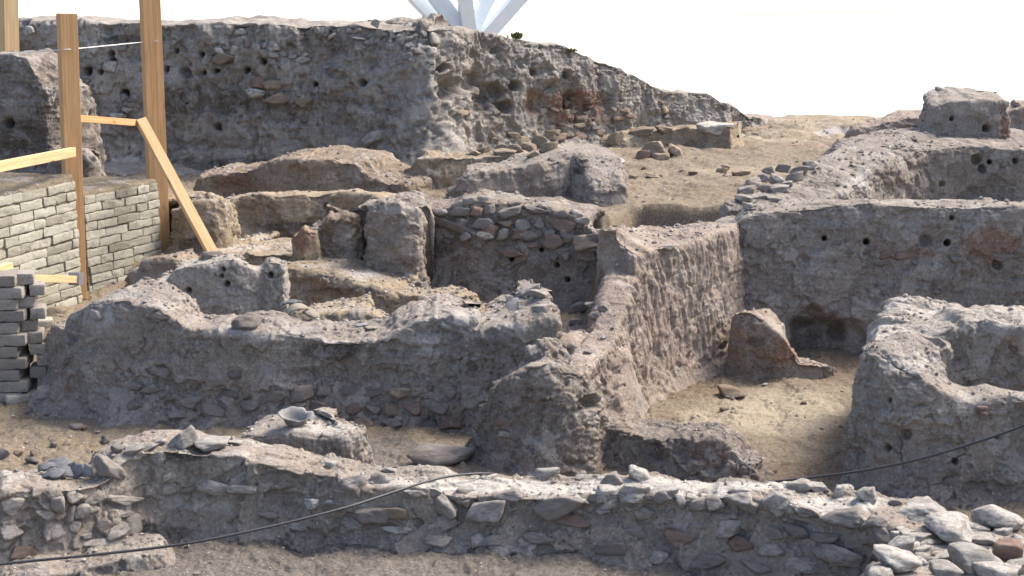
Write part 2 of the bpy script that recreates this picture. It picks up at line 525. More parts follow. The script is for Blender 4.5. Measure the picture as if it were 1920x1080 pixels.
def wall(name, st, mat, label, cat, zb=0.0, T=0.5, batter=0.08, flare=0.10, rnd=0.07, cap=(0.15, 0.15), dz=0.0, holes=(), spots=(),
         seed=1, px_q=1.15, rough=None, topbump=0.06, kind=None, top_n=None, square=3.4, group=None):
    """an earthen wall: stations (px, py, Y[, T[, zb[, batter]]]) run along its front top edge with the front on the right-hand side"""
    S = []
    for s in st:
        f = P(*s[:3])
        S.append([f[0], f[1], f[2], s[3] if len(s) > 3 and s[3] is not None else T, s[4] if len(s) > 4 and s[4] is not None else zb,
                  s[5] if len(s) > 5 and s[5] is not None else batter,
                  s[6] if len(s) > 6 else dz])
    S = np.array(S)
    Ym = S[:, 1].mean()
    res = Ym / 1440.0 * px_q
    seg = np.linalg.norm(np.diff(S[:, :3], axis=0), axis=1)
    D = catmull(S, [max(3, int(L / res)) for L in seg])
    tg = np.gradient(D[:, :2], axis=0)
    tg = smooth_axis(tg, 0, max(2, int(0.15 / res)))
    tg /= np.linalg.norm(tg, axis=1, keepdims=True) + 1e-9
    nr = np.stack([tg[:, 1], -tg[:, 0]], 1)
    # broad irregularity of the top line
    p3 = np.stack([D[:, 0], D[:, 1], D[:, 2]], 1)
    D[:, 2] += topbump * (0.7 * fbm(p3 * 1.8, 4, seed + 40) + 0.35 * sstep(0, .1, fbm(p3 * 1.3 + 9, 3, seed + 41)) - .15)
    H = np.maximum(D[:, 2] - D[:, 4], 0.05)
    Hm, Tm = np.percentile(H, 80), np.percentile(D[:, 3], 80)
    na, nb, nc = max(10, int(Hm / res)), max(6, int(Tm / res)), max(8, int(Hm / res / 3))
    a = np.linspace(0, 1, na)[None, :]
    b = np.linspace(0, 1, nb + 2)[None, 1:-1]
    c = np.linspace(1, 0, nc)[None, :]
    dz = D[:, 6][:, None]
    H_, T_, Z0, BT = H[:, None], D[:, 3][:, None], D[:, 4][:, None], D[:, 5][:, None]
    d_f = -(BT * H_) * (1 - a) - flare * np.exp(-a * H_ / 0.14)
    z_f = Z0 - 0.06 + a * (H_ + 0.06)
    d_t = b * T_
    z_t = Z0 + H_ + dz * b + 0 * T_
    d_b = T_ + 0.4 * (BT * H_) * (1 - c) + 0.3 * flare * np.exp(-c * H_ / 0.14)
    z_b = Z0 - 0.06 + c * (H_ + dz + 0.06)
    d = np.concatenate([d_f, d_t, d_b], 1)
    z = np.concatenate([z_f, z_t, z_b], 1)
    k = int(0.55 * rnd / res)
    d2, z2 = smooth_axis(d, 1, k), smooth_axis(z, 1, k)
    X = D[:, 0][:, None] - nr[:, 0][:, None] * d2
    Yc = D[:, 1][:, None] - nr[:, 1][:, None] * d2
    V = np.stack([X, Yc, z2], 2)
    # rounded ends
    rings0, rings1 = [], []
    for which, R in ((0, cap[0]), (-1, cap[1])):
        base = V[which]
        t3 = np.array([tg[which][0], tg[which][1], 0]) * (-1 if which == 0 else 1)
        mid_xy = D[which, :2] - nr[which] * D[which, 3] / 2
        K = max(6, int((R + D[which, 3] / 2) / res))
        for j in range(1, K + 1):
            q = j / K
            q = 1 - (1 - q) ** 1.6
            sc = max(0.0, 1 - q ** square) ** (1 / square)
            r = base.copy()
            lowf = 1 + 0.9 * (1 - np.clip((base[:, 2] - D[which, 4]) / (H[which] + 1e-6), 0, 1)) * min(1.5, (D[which, 5] * H[which] + flare) / max(R, 0.05))
            r[:, :2] = mid_xy + (base[:, :2] - mid_xy) * sc + t3[:2] * (R * q * lowf)[:, None] if np.ndim(lowf) else r[:, :2]
            r[:, 2] = base[:, 2] - 0.25 * R * q ** 3 * np.clip((base[:, 2] - D[which, 4]) / (H[which] + 1e-6), 0, 1)
            (rings0 if which == 0 else rings1).append(r)
    V = np.concatenate([np.array(rings0[::-1]), V, np.array(rings1)], 0)
    nu, nv = V.shape[:2]
    N = grid_normals(V)
    if np.mean(N[nu // 2, na:na + nb, 2]) < 0:
        N = -N
        flip = True
    else:
        flip = False
    Vf, Nf = V.reshape(-1, 3), N.reshape(-1, 3)
    Nf = smooth_axis(N, 0, 2).reshape(-1, 3)
    Nf = Nf / (np.linalg.norm(Nf, axis=1, keepdims=True) + 1e-9)
    px, py = proj(Vf)
    facing = np.sum(Nf * (np.array([0, 0, EYE]) - Vf), axis=1) > 0
    kw = dict(rough or {})
    dd = roughen(Vf, Nf, seed * 13, **kw)
    wob = 1 + 0.5 * perlin(Vf * 6, seed + 77)
    for (hx, hy, hr, hd) in holes:
        r = np.sqrt((px - hx) ** 2 + (py - hy) ** 2) / (hr * wob)
        dd = dd - (hd * (0.55 if hr > 14 else 1.0)) * facing * (1 - sstep(0.45, 1.0, r))
    Vd = Vf + Nf * dd[:, None]
    idx = np.arange(nu * nv).reshape(nu, nv)
    q = np.stack([idx[:-1, :-1], idx[1:, :-1], idx[1:, 1:], idx[:-1, 1:]], 2).reshape(-1, 4)
    if flip:
        q = q[:, ::-1]
    o = obj_from(name, Vd, q, mat)
    set_tint(o, paint(Vf, Nf, spots, seed))
    tag(o, label, cat, group, kind)
    SURF[o.name] = dict(V=Vd, N=Nf, px=px, py=py, f=facing)
    px, py = proj(Vd)
    ALL_V.append(Vd.astype(F32)); ALL_N.append(Nf.astype(F32)); ALL_PX.append(px.astype(F32)); ALL_PY.append(py.astype(F32))
    return o


_HIT = {}


def hit(px, py, r=2.5):
    """the nearest surface point behind a pixel, and its normal"""
    if _HIT.get('n') != len(ALL_V):
        _HIT.update(n=len(ALL_V), V=np.concatenate(ALL_V), N=np.concatenate(ALL_N), x=np.concatenate(ALL_PX), y=np.concatenate(ALL_PY))
        o = np.argsort(_HIT['y'])
        for k in 'VNxy':
            _HIT[k] = _HIT[k][o]
    for rr in (r, 2 * r, 4 * r, 10 * r):
        a, b = np.searchsorted(_HIT['y'], (py - rr, py + rr))
        m = np.nonzero(np.abs(_HIT['x'][a:b] - px) < rr)[0] + a
        if len(m):
            k = m[np.argmin(_HIT['V'][m, 1])]
            near = m[_HIT['V'][m, 1] < _HIT['V'][k, 1] + 0.12]
            nn = _HIT['N'][near].mean(0)
            return _HIT['V'][near].mean(0).astype(float), nn / (np.linalg.norm(nn) + 1e-9)
    return None, None


def hit_on(o, px, py):
    """the same on one wall only, so that a stone set into it cannot end up on what stands in front"""
    s = SURF[o.name]
    for rr in (2.5, 5, 10, 25):
        m = np.nonzero((np.abs(s['px'] - px) < rr) & (np.abs(s['py'] - py) < rr))[0]
        if len(m):
            k = m[np.argmin(s['V'][m, 1])]
            near = m[s['V'][m, 1] < s['V'][k, 1] + 0.12]
            nn = s['N'][near].mean(0)
            return s['V'][near].mean(0).astype(float), nn / (np.linalg.norm(nn) + 1e-9)
    return None, None


# ------------------------------------------------------------------ stones
ROCKS = {}


def rock_mesh(variant, matkey, sub, style='block'):
    key = (variant, matkey, sub, style)
    if key in ROCKS:
        return ROCKS[key]
    rg = np.random.default_rng(variant * 31 + 5 + {'block': 0, 'flat': 500, 'cobble': 900}[style])
    bm = bmesh.new()
    bmesh.ops.create_icosphere(bm, subdivisions=sub, radius=1.0)
    V = np.array([v.co[:] for v in bm.verts])
    D = V / np.linalg.norm(V, axis=1, keepdims=True)
    if style == 'cobble':
        nrm = rg.normal(size=(10, 3))
        h = rg.uniform(0.85, 1.05, 10)
        pw = 9
    else:
        # split stone: two bedding faces, four to six steep broken sides, a few knocked-off corners
        ns = rg.integers(4, 7)
        a0 = np.sort(rg.uniform(0, 2 * np.pi, ns) * 0.35 + np.linspace(0, 2 * np.pi, ns, endpoint=False))
        sides = np.stack([np.cos(a0), np.sin(a0) * 1.0, rg.uniform(-0.45, 0.45, ns)], 1)
        beds = np.array([[rg.uniform(-.3, .3), rg.uniform(-.3, .3), 1], [rg.uniform(-.3, .3), rg.uniform(-.3, .3), -1]])
        corners = rg.normal(size=(5, 3))
        nrm = np.vstack([sides, beds, corners])
        h = np.concatenate([rg.uniform(0.62, 0.95, ns), rg.uniform(0.55, 0.8, 2), rg.uniform(0.85, 1.1, 5)])
        pw = 40
        # the frame x = width, y = depth, z = height of the stone: turn so the sides are seen round the width-height face
        nrm = nrm[:, [0, 2, 1]] if rg.random() < 0.6 else nrm
    nrm /= np.linalg.norm(nrm, axis=1, keepdims=True)
    dot = np.clip(D @ nrm.T, 0, None) / h
    r = 1 / (np.sum(dot ** pw, axis=1) ** (1 / pw) + 1e-6)
    V = D * np.clip(r, 0, 1.5)[:, None]
    n1 = fbm(V * 1.5 + variant * 7.1, 3, variant)
    n2 = fbm(V * 5.0 + variant * 3.1, 4, variant + 50, True) - 0.3
    V += D * ((0.11 if style == 'block' else 0.12) * n1 + 0.075 * n2)[:, None]
    V /= np.abs(V).max(0)[None, :]
    for v, c in zip(bm.verts, V):
        v.co = c
    me = bpy.data.meshes.new('stone')
    bm.to_mesh(me)
    bm.free()
    me.polygons.foreach_set('use_smooth', np.full(len(me.polygons), True))
    me.materials.append(MATS[matkey])
    ROCKS[key] = me
    return me


STONE_N = [0]


def put_stone(px, py, w, h, mat='g', rot=0.0, proud=0.45, name='stone', parent=None, depth=None, style='block', resting=False, sub=None):
    """a stone of w x h photograph pixels, set into (or resting on) the surface seen at px,py"""
    c, n = hit_on(parent, px, py) if parent is not None and parent.name in SURF else hit(px, py + (h * 0.45 if resting else 0))
    if c is None:
        return None
    s = c[1] * 1.0 / CT / FOC
    W, Hh = w * s / 2, h * s / 2
    STONE_N[0] += 1
    k = STONE_N[0]
    me = rock_mesh(k % 18, mat, sub or (4 if w > 36 else 3), style)
    o = bpy.data.objects.new(name, me)
    COL.objects.link(o)
    if resting:
        dp = depth if depth else W * 0.75
        zz = Vector((0, 0, 1))
        yaw = math.radians(k * 47 % 360 if style == 'cobble' else (k * 37 % 60) - 30)
        R = Matrix.Rotation(math.radians(rot), 4, 'Y') @ Matrix.Rotation(yaw * 0.5, 4, 'Z')
        L = Matrix.Translation(Vector(c) + Vector((0, dp * 0.55, Hh * 0.62)))
        o.matrix_world = L @ R @ Matrix.Diagonal((W, dp, Hh, 1))
    else:
        nv = Vector(n)
        if nv.y > 0 and abs(nv.z) < 0.6:
            nv = -nv
        back = -nv
        right = Vector((0, 0, 1)).cross(back)
        if abs(nv.z) > 0.75 or right.length < 0.2:
            # on a top: lie flat, seen from the front
            right = Vector((1, 0, 0)); back = Vector((0, 1, 0)); up = Vector((0, 0, 1))
        else:
            right = -right.normalized()
            if right.x < 0:
                right = -right
            up = back.cross(right).normalized()
            if up.z < 0:
                up = -up
        B = Matrix((right, back, up)).transposed().to_4x4()
        dp = depth if depth else max(0.06, 0.55 * min(W, Hh * 1.4) + 0.03)
        fs = max(0.35, abs(right.x))
        L = Matrix.Translation(Vector(c) + back * dp * (1 - 2 * proud) * 0.9)
        o.matrix_world = L @ B @ Matrix.Rotation(math.radians(-rot), 4, 'Y') @ Matrix.Diagonal((W / fs, dp, Hh, 1))
    if parent is not None:
        o.parent = parent
        o.matrix_parent_inverse = Matrix.Identity(4)
    return o


def course_fill(parent, x0, x1, ytop, ybot, w, h, mats, keep=0.85, seed=0, proud=0.4, name='stone', limit=100):
    """rubble masonry: rough courses of stones between two lines (functions of px)"""
    rg = random.Random(seed)
    n = 0
    y_off = 0.0
    rows = 0
    while rows < 40:
        x = x0 - rg.uniform(0, w)
        row_h = h * rg.uniform(0.75, 1.3)
        any_in = False
        while x < x1:
            sw = w * rg.uniform(0.55, 1.6)
            sh = row_h * rg.uniform(0.75, 1.15)
            cx, cy = x + sw / 2, ytop(x + sw / 2) + y_off + row_h / 2 + rg.uniform(-0.12, 0.12) * h
            if x0 <= cx <= x1 and cy < ybot(cx):
                any_in = True
                if rg.random() < keep and n < limit:
                    put_stone(cx, cy, sw * 0.98, sh, rg.choice(mats), rg.uniform(-14, 14), proud + rg.uniform(-0.14, 0.08), name, parent)
                    n += 1
            x += sw
        y_off += row_h * 0.98
        rows += 1
        if not any_in:
            break
    return n


# ================================================================== THE DIG
# ---- the tall section of the unexcavated bank at the back
BANK_R = dict(big=0.10, mid=0.075, fine=0.022, lump=0.035, crack=0.05, pit=0.06, rill=0.065, layer=0.012, cs=1.6, top=.12, spall=.06)
bank = wall('earth_bank', [(-260, 40, 24.6, 3.0, .8), (-60, 40, 24.5, 3.0, .8), (36, 40, 24.5, 3, .8), (150, 42, 24.3, 3, .8), (300, 43, 24.2, 3, .8), (500, 43, 24.0, 3, .8),
                            (640, 45, 23.9, 3, .85, .10), (740, 47, 23.7, 2.6, .9, .24), (800, 50, 23.6, 2.4, .9, .34), (835, 53, 23.8, 2.2, .95, .22), (880, 58, 24.3, 2.0, 1, .10), (950, 70, 24.9, 2.0, 1, .10),
                            (1050, 86, 25.6, 2, 1, .10), (1085, 98, 25.8, 2, 1, .10), (1150, 124, 26.3, 2, 1, .10), (1225, 158, 26.9, 2, 1, .08), (1260, 171, 27.2, 1.8, 1, .08), (1310, 176, 27.6, 1.6, 1, .08),
                            (1350, 190, 28.0, 1.4, 1, .08), (1405, 216, 28.6, 1.2, 1, .05)],
            M_BANK, 'tall weathered earth bank with embedded stones and burrow holes closing the back of the dig', 'earth bank', flare=0.45, rnd=0.08, cap=(.3, .6), topbump=0.025,
            seed=3, rough=BANK_R,
            holes=[(207, 100, 8, .3), (210, 113, 7, .3), (163, 133, 11, .4), (188, 135, 6, .3), (328, 97, 6, .3), (379, 102, 6, .3), (312, 130, 7, .3), (383, 136, 5, .25), (405, 133, 6, .3),
                   (460, 132, 8, .35), (495, 115, 9, .3), (592, 158, 6, .3), (681, 155, 8, .4), (408, 238, 8, .2), (230, 175, 9, .3), (345, 137, 12, .2), (200, 60, 10, .15),
                   (832, 128, 11, .4), (848, 165, 26, .55), (885, 150, 26, .35), (925, 172, 28, .4), (905, 195, 30, .35), (945, 200, 16, .35), (1010, 190, 28, .3), (1030, 165, 18, .25), (1000, 135, 10, .2), (965, 160, 12, .25),
                   (1075, 190, 26, .3), (1060, 140, 8, .2), (1100, 205, 20, .2), (880, 100, 12, .12), (930, 95, 10, .1), (690, 120, 16, .12), (300, 262, 60, .12)],
            spots=[(160, 80, 130, 50, 'p', .8), (280, 130, 120, 40, 'p', .5), (230, 75, 60, 14, 'd', .8), (230, 160, 90, 60, 'p', .5), (430, 75, 120, 35, 'p', .35), (380, 190, 190, 55, 'd', .5), (560, 200, 160, 60, 'd', .45), (790, 150, 50, 120, 'p', .45),
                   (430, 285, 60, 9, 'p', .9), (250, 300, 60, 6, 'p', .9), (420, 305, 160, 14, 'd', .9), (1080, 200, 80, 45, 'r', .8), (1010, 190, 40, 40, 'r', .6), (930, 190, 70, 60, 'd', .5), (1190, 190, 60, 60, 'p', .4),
                   (1310, 215, 60, 40, 'p', .45), (980, 110, 130, 40, 'p', .35), (610, 80, 150, 30, 'd', .4), (250, 215, 90, 40, 'd', .4)])

# ---- left rear: dark earth remains in front of the bank
wall('earth_mound', [(-220, 125, 19.2), (-100, 112, 19.2), (-20, 98, 19.1), (25, 104, 19.0), (58, 122, 18.95), (78, 165, 18.9)], M_DARK,
     'dark crumbling earth mound behind the leaning front post at the frame edge', 'earth mound', zb=.6, T=1.0, batter=.06, flare=.12, rnd=.14, cap=(.3, .10), seed=5, rough=dict(big=.08, mid=.06, lump=.03, crack=.03, pit=.05, rill=.03, layer=.02),
     spots=[(40, 260, 120, 50, 'd', .7), (30, 120, 60, 25, 'd', .4), (40, 190, 60, 40, 'p', .35)], holes=[(20, 232, 10, .2), (30, 300, 40, .15)])
wall('earth_lump', [(112, 300, 18.2), (150, 285, 18.1), (185, 294, 18.2), (198, 315, 18.4)], M_DARK, 'dark rounded earth lump between the two tall posts behind the pale brick wall', 'earth mound', zb=.6, T=.7, batter=.1, flare=.15, rnd=.15,
     cap=(.2, .12), seed=6, rough=dict(big=.06, mid=.05))

# ---- blocks in the middle distance
ROUGH_BLOCK = dict(big=.07, mid=.055, fine=.018, lump=.022, crack=.03, pit=.03, rill=.02, layer=.012)
wall('earth_block', [(382, 330, 20.6, .8), (440, 322, 20.5, .8), (478, 318, 20.3, .8), (492, 304, 20.2, .9), (560, 297, 20.0, 1.0), (630, 296, 19.9, 1.0), (664, 300, 19.8, 1.0), (690, 330, 19.7, .9), (744, 350, 19.5, .7)],
     M_BROWN, 'brown stepped earth block below the bank, reddish on its low side', 'earth block', zb=.55, batter=.12, flare=.2, rnd=.06, cap=(.15, .2), seed=8, rough=ROUGH_BLOCK,
     spots=[(430, 345, 60, 25, 'r', .6), (720, 345, 40, 20, 'p', .3)], dz=.08)
wall('mudbrick_wall', [(764, 312, 20.0, .6), (785, 296, 19.9, .6), (860, 292, 20.0, .55), (960, 291, 20.1, .5), (1060, 289, 20.3, .5)], M_TAN, 'long low tan wall with a flat smooth top just below the bank corner', 'mud wall',
     zb=.7, batter=.1, flare=.1, rnd=.08, cap=(.12, .1), seed=9, rough=dict(big=.04, mid=.03, fine=.01, crack=.03), dz=.03, spots=[(850, 325, 90, 20, 'p', .3)])
wall('mudbrick_wall', [(850, 352, 18.9, .5), (872, 332, 18.8, .6), (930, 318, 18.9, .7), (990, 308, 19.0, .8), (1050, 296, 19.2, .9), (1076, 291, 19.3, .7), (1092, 310, 19.0, .6), (1112, 362, 18.6, .4)], M_GREY,
     'dark grey sloping wall stump standing in front of the long tan wall', 'mud wall', zb=.75, batter=.14, flare=.15, rnd=.1, cap=(.12, .12), seed=10, rough=ROUGH_BLOCK, dz=.06,
     spots=[(1090, 310, 20, 25, 'd', .9), (1010, 375, 60, 10, 'p', .4)], holes=[(1080, 322, 6, .2)])

# ---- right rear: ridge, block, cell
wall('mudbrick_wall', [(1466, 404, 15.7, .75, .7), (1532, 384, 16.2, .8, .7), (1592, 352, 16.9, .8, .7), (1645, 322, 17.5, .8, .7), (1700, 292, 18.15, .9, .7), (1755, 280, 18.5, 1.0, .7)], M_GREY,
     'smooth grey ramp of earth climbing towards the square block on the ridge', 'mud wall', batter=.05, flare=.10, rnd=.22, cap=(.3, .2), seed=12, rough=dict(big=.05, mid=.03, fine=.012, lump=.018, crack=.035, pit=.03, rill=.02), dz=.16,
     spots=[(1620, 340, 40, 40, 'p', .5), (1540, 350, 60, 30, 'd', .5)])
wall('mudbrick_wall', [(1705, 284, 18.35, .5), (1745, 277, 18.45, 1.0), (1830, 274, 18.6, 2.0), (1900, 278, 18.5, 2.0), (2040, 282, 18.4, 2.0)], M_GREY, 'cracked grey plaster face under the square block, at the far edge of the frame', 'mud wall',
     zb=.6, batter=.04, flare=.2, rnd=.10, cap=(.2, .2), seed=13, rough=dict(big=.04, mid=.03, fine=.012, lump=.015, crack=.07, pit=.04, rill=0, cs=4.2), dz=.10,
     holes=[(1830, 300, 12, .14), (1855, 304, 6, .2), (1842, 316, 9, .14), (1905, 302, 6, .14), (1700, 300, 10, .1), (1765, 345, 6, .1)], spots=[(1880, 300, 70, 25, 'p', .3), (1700, 320, 26, 30, 'p', .5)])
wall('earth_block', [(1762, 196, 19.55, 1.5), (1790, 189, 19.5, 1.5), (1830, 187, 19.5, 1.5), (1882, 190, 19.5, 1.5)], M_GREY, 'square topped earth block crowning the ridge at the upper edge of the dig', 'earth block', zb=1.2,
     batter=.14, flare=.3, rnd=.07, cap=(.14, .10), seed=14, rough=ROUGH_BLOCK, spots=[(1820, 205, 60, 16, 'p', .4), (1885, 240, 14, 50, 'r', .6), (1830, 260, 70, 20, 'd', .4)], dz=.10, square=5, holes=[(1785, 222, 5, .2), (1850, 240, 8, .2)])
wall('earth_mound', [(1690, 272, 18.9), (1725, 256, 19.2), (1765, 244, 19.5), (1810, 240, 19.7)], M_GREY, 'sloping earth spread on the ridge between ramp and square block', 'earth mound', zb=.9, T=1.0, batter=.4, flare=.2, rnd=.2, cap=(.4, .3), seed=56,
     rough=ROUGH_BLOCK)
wall('stone_ledge', [(1172, 262, 25.7), (1215, 246, 25.9), (1290, 239, 25.9), (1335, 235, 25.8), (1366, 236, 25.7)], M_TAN, 'low stone faced ledge at the foot of the bank tail, beside the boulder cluster', 'stone ledge', zb=.9, T=.9, batter=.12, flare=.15, rnd=.06, cap=(.3, .08), seed=57,
     rough=ROUGH_BLOCK)
wall('earth_bank', [(1628, 240, 23.2), (1660, 226, 23.1), (1720, 219, 23.0), (1760, 215, 22.8), (1860, 208, 22.6), (1925, 203, 22.4), (2050, 203, 22.4)], M_PINK, 'low rosy earth rim behind the ridge, running under the white background', 'earth bank', zb=.9, T=1.4, batter=.2,
     flare=.2, rnd=.15, cap=(.4, .3), seed=15, rough=ROUGH_BLOCK)
wall('earth_mound', [(1380, 238, 28.8), (1420, 224, 29.2), (1470, 223, 29.6), (1505, 236, 30.0)], M_PINK, 'low lit hummock at the far end of the corridor, beside the bank tail', 'earth mound', zb=.9, T=2, batter=.6, flare=.4, rnd=.2, cap=(.5, 1.0), seed=16, rough=ROUGH_BLOCK,
     spots=[(1420, 245, 40, 20, 'd', .4)])
wall('earth_mound', [(1500, 246, 27.6), (1540, 236, 27.8), (1580, 229, 28.0), (1620, 231, 27.8), (1660, 236, 27.4)], M_TAN, 'low yellowish hummock closing the corridor, nearest the ridge', 'earth mound', zb=.9, T=2, batter=.8, flare=.5, rnd=.2, cap=(.7, .5), seed=17,
     rough=ROUGH_BLOCK, spots=[(1560, 245, 50, 12, 'p', .7)])
wall('burnt_patch', [(1488, 281, 26.0), (1510, 276, 25.9), (1535, 279, 25.9)], M_TAN, 'small heap of orange burnt clay on the corridor floor far back', 'clay heap', zb=1.0, T=.5, batter=1.0, flare=.1, rnd=.05, cap=(.15, .2), seed=18, rough=dict(big=.03, mid=.05, lump=.04),
     spots=[(1515, 282, 60, 20, 'r', 1.0)])

# ---- the rooms behind the middle: benches, pillar, rubble retaining wall
BENCH = dict(big=.045, mid=.035, fine=.014, lump=.018, crack=.025, pit=.03, rill=.015, layer=.01)
wall('mudbrick_wall', [(424, 378, 18.2, .5), (470, 366, 18.3, .45), (540, 368, 18.3, .4), (620, 362, 18.3, .45), (672, 366, 18.1, .5), (715, 374, 17.8, .5)], M_TAN, 'tan back wall of the small bench room behind the round burnt clay jar', 'mud wall', zb=.4, flare=.15, rnd=.1,
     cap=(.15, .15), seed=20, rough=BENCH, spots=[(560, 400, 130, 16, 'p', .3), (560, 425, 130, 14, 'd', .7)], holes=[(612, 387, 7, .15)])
wall('mudbrick_wall', [(322, 392, 17.0, .9), (350, 380, 16.9, .9), (392, 376, 16.9, .9), (424, 376, 17.1, .9), (436, 384, 17.6, .7)], M_TAN, 'rounded tan wall end behind the foot of the slanting brace', 'mud wall', zb=.3, batter=.10, flare=.15, rnd=.12, cap=(.1, .1),
     seed=21, rough=BENCH, spots=[(360, 400, 40, 30, 'p', .3), (370, 460, 60, 20, 'd', .8)])
wall('clay_bench', [(398, 470, 16.7, 1.4), (450, 474, 16.6, 1.4), (500, 476, 16.6, 1.4), (548, 474, 16.6, 1.4)], M_TAN, 'low flat plastered bench with a reddish front edge in the small room', 'clay bench', zb=.2, batter=.05, flare=.05, rnd=.05, cap=(.08, .08), seed=22,
     rough=dict(big=.02, mid=.015, fine=.01, lump=.01, crack=.02, pit=.01), spots=[(470, 485, 90, 8, 'r', .9), (460, 462, 80, 10, 'p', .5)])
wall('mudbrick_wall', [(598, 428, 16.6, .6), (612, 410, 16.6, .7), (645, 404, 16.6, .8), (668, 404, 16.7, .8)], M_BROWN, 'small brown partition stump beside the round burnt clay jar', 'mud wall', zb=.3, flare=.12, rnd=.07, cap=(.1, .05), seed=23, rough=BENCH, square=5,
     spots=[(640, 430, 40, 20, 'p', .35), (650, 465, 30, 15, 'd', .6)])
wall('mudbrick_wall', [(694, 398, 16.5, .8), (700, 384, 16.4, .9), (745, 380, 16.3, 1.0), (785, 388, 16.4, .9), (793, 400, 16.6, .9)], M_GREY, 'broad grey pillar of mud standing at the end of the rubble retaining wall', 'mud pillar', zb=.15, batter=.05, flare=.12, rnd=.10, cap=(.06, .06),
     seed=24, rough=BENCH, square=5, spots=[(745, 395, 60, 12, 'p', .5), (745, 500, 60, 25, 'd', .4)], holes=[(712, 525, 6, .2), (714, 535, 5, .2)])
stonewall = wall('rubble_wall', [(735, 394, 17.2), (830, 384, 17.1), (880, 376, 17.0), (950, 378, 17.0), (1030, 388, 17.0), (1075, 400, 16.9), (1110, 425, 16.8), (1136, 440, 16.8), (1180, 440, 16.9)], M_DARK,
                 'rubble stone retaining wall with plastered foot, between grey pillar and diagonal wall', 'stone wall', zb=.0, T=.9, batter=.08, flare=.35, rnd=.14, cap=(.1, .1), seed=25, rough=dict(big=.05, mid=.04, fine=.015, lump=.02, crack=.02, pit=.03, layer=.01),
                 spots=[(820, 470, 40, 40, 'd', .4), (960, 520, 180, 20, 'p', .25), (870, 470, 40, 30, 'r', .25), (970, 475, 40, 14, 'r', .5)], holes=[(960, 485, 6, .2), (1016, 469, 5, .2), (1065, 524, 6, .2), (1045, 497, 6, .15)])
wall('clay_bench', [(530, 500, 16.0, 1.0), (580, 508, 15.9, 1.0), (640, 520, 15.7, 1.0), (700, 540, 15.5, 1.1), (770, 552, 15.4, 1.1), (830, 556, 15.5, .9), (880, 548, 15.8, .6)], M_TAN, 'curved mud kerb running along the foot of the grey pillar', 'clay bench', zb=.05,
     batter=.12, flare=.12, rnd=.14, cap=(.15, .3), seed=26, rough=BENCH, spots=[(660, 545, 160, 10, 'd', .5), (680, 515, 60, 12, 'p', .6)])
wall('clay_jar', [(553, 440, 16.4), (568, 425, 16.35), (585, 430, 16.4)], M_TAN, 'round reddish burnt clay jar stump leaning on the partition', 'clay jar', zb=.3, T=.35, batter=.1, flare=.03, rnd=.1, cap=(.1, .08), seed=27, rough=dict(big=.03, mid=.03),
     spots=[(568, 450, 24, 30, 'r', 1.0), (575, 455, 10, 16, 'd', .6)])

# ---- left middle: grey slab, brown block, low mound
wall('mudbrick_wall', [(306, 528, 13.4, .45), (328, 504, 13.4, .45), (370, 494, 13.4, .4), (408, 490, 13.4, .35), (440, 487, 13.4, .3), (468, 498, 13.45, .28), (490, 500, 13.5, .28), (500, 487, 13.5, .28), (516, 488, 13.5, .26), (522, 492, 13.5, .24)], M_PALE,
     'upright pale grey plaster slab with holes and a jagged top', 'mud wall', zb=.1, batter=.06, flare=.06, rnd=.06, cap=(.1, .05), seed=30, rough=dict(big=.02, mid=.022, fine=.012, lump=.014, crack=.05, pit=.035, rill=.035, spall=.02),
     holes=[(352, 546, 7, .14), (425, 533, 8, .16), (507, 517, 7, .16), (419, 505, 5, .12), (415, 518, 6, .1)], spots=[(500, 520, 60, 60, 'd', .25)], topbump=.05)
wall('earth_block', [(246, 510, 14.3, .7), (268, 492, 14.2, .8), (320, 486, 14.1, .7), (372, 490, 14.1, .6), (420, 492, 14.1, .6)], M_BROWN, 'brown earth block behind the pale grey slab, at the end of the brick wall', 'earth block', zb=.2, batter=.1, flare=.2, rnd=.1, cap=(.12, .1), seed=31,
     rough=BENCH)
wall('earth_mound', [(540, 592, 12.95, .8), (580, 588, 12.8, .9), (650, 590, 12.7, .9), (700, 592, 12.7, .8), (730, 612, 12.75, .6)], M_TAN, 'low flat earth platform behind the long middle wall', 'earth mound', zb=.0, batter=.15, flare=.1, rnd=.1, cap=(.15, .08), seed=32, rough=BENCH,
     spots=[(640, 580, 90, 14, 'p', .35)])

# ---- the long middle wall and its block
MIDR = dict(big=.07, mid=.06, fine=.02, lump=.025, crack=.05, pit=.035, rill=.0, layer=.012, cs=2.2)
midwall = wall('mudbrick_wall', [(114, 610, 12.6, .7, 0, .25), (135, 575, 12.45, .75, 0, .22), (160, 562, 12.3, .75), (210, 563, 12.2, .7), (270, 572, 12.1, .6), (315, 590, 12.05, .55), (350, 610, 12.0, .5), (400, 617, 12.0, .5), (470, 627, 11.95, .5), (560, 632, 11.95, .5),
                                  (650, 635, 11.95, .55), (715, 632, 11.95, .6), (750, 622, 11.95, .7), (785, 602, 11.95, .9), (840, 592, 11.95, 1.0), (884, 598, 11.97, 1.0)], M_GREY,
               'long grey mud wall across the middle, dipping at its centre, with rubble at its foot', 'mud wall', zb=-.05, batter=.10, flare=.22, rnd=.10, cap=(.35, .06), seed=33, rough=MIDR, dz=.05,
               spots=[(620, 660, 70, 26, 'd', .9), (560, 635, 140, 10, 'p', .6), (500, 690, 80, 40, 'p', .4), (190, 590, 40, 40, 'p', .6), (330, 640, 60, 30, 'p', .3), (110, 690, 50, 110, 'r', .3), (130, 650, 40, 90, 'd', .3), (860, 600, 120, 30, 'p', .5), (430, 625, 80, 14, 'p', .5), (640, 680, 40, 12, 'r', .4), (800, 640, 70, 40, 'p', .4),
                      (690, 640, 20, 20, 'p', .6), (380, 730, 120, 40, 'p', .2), (300, 720, 160, 50, 'd', .3)])
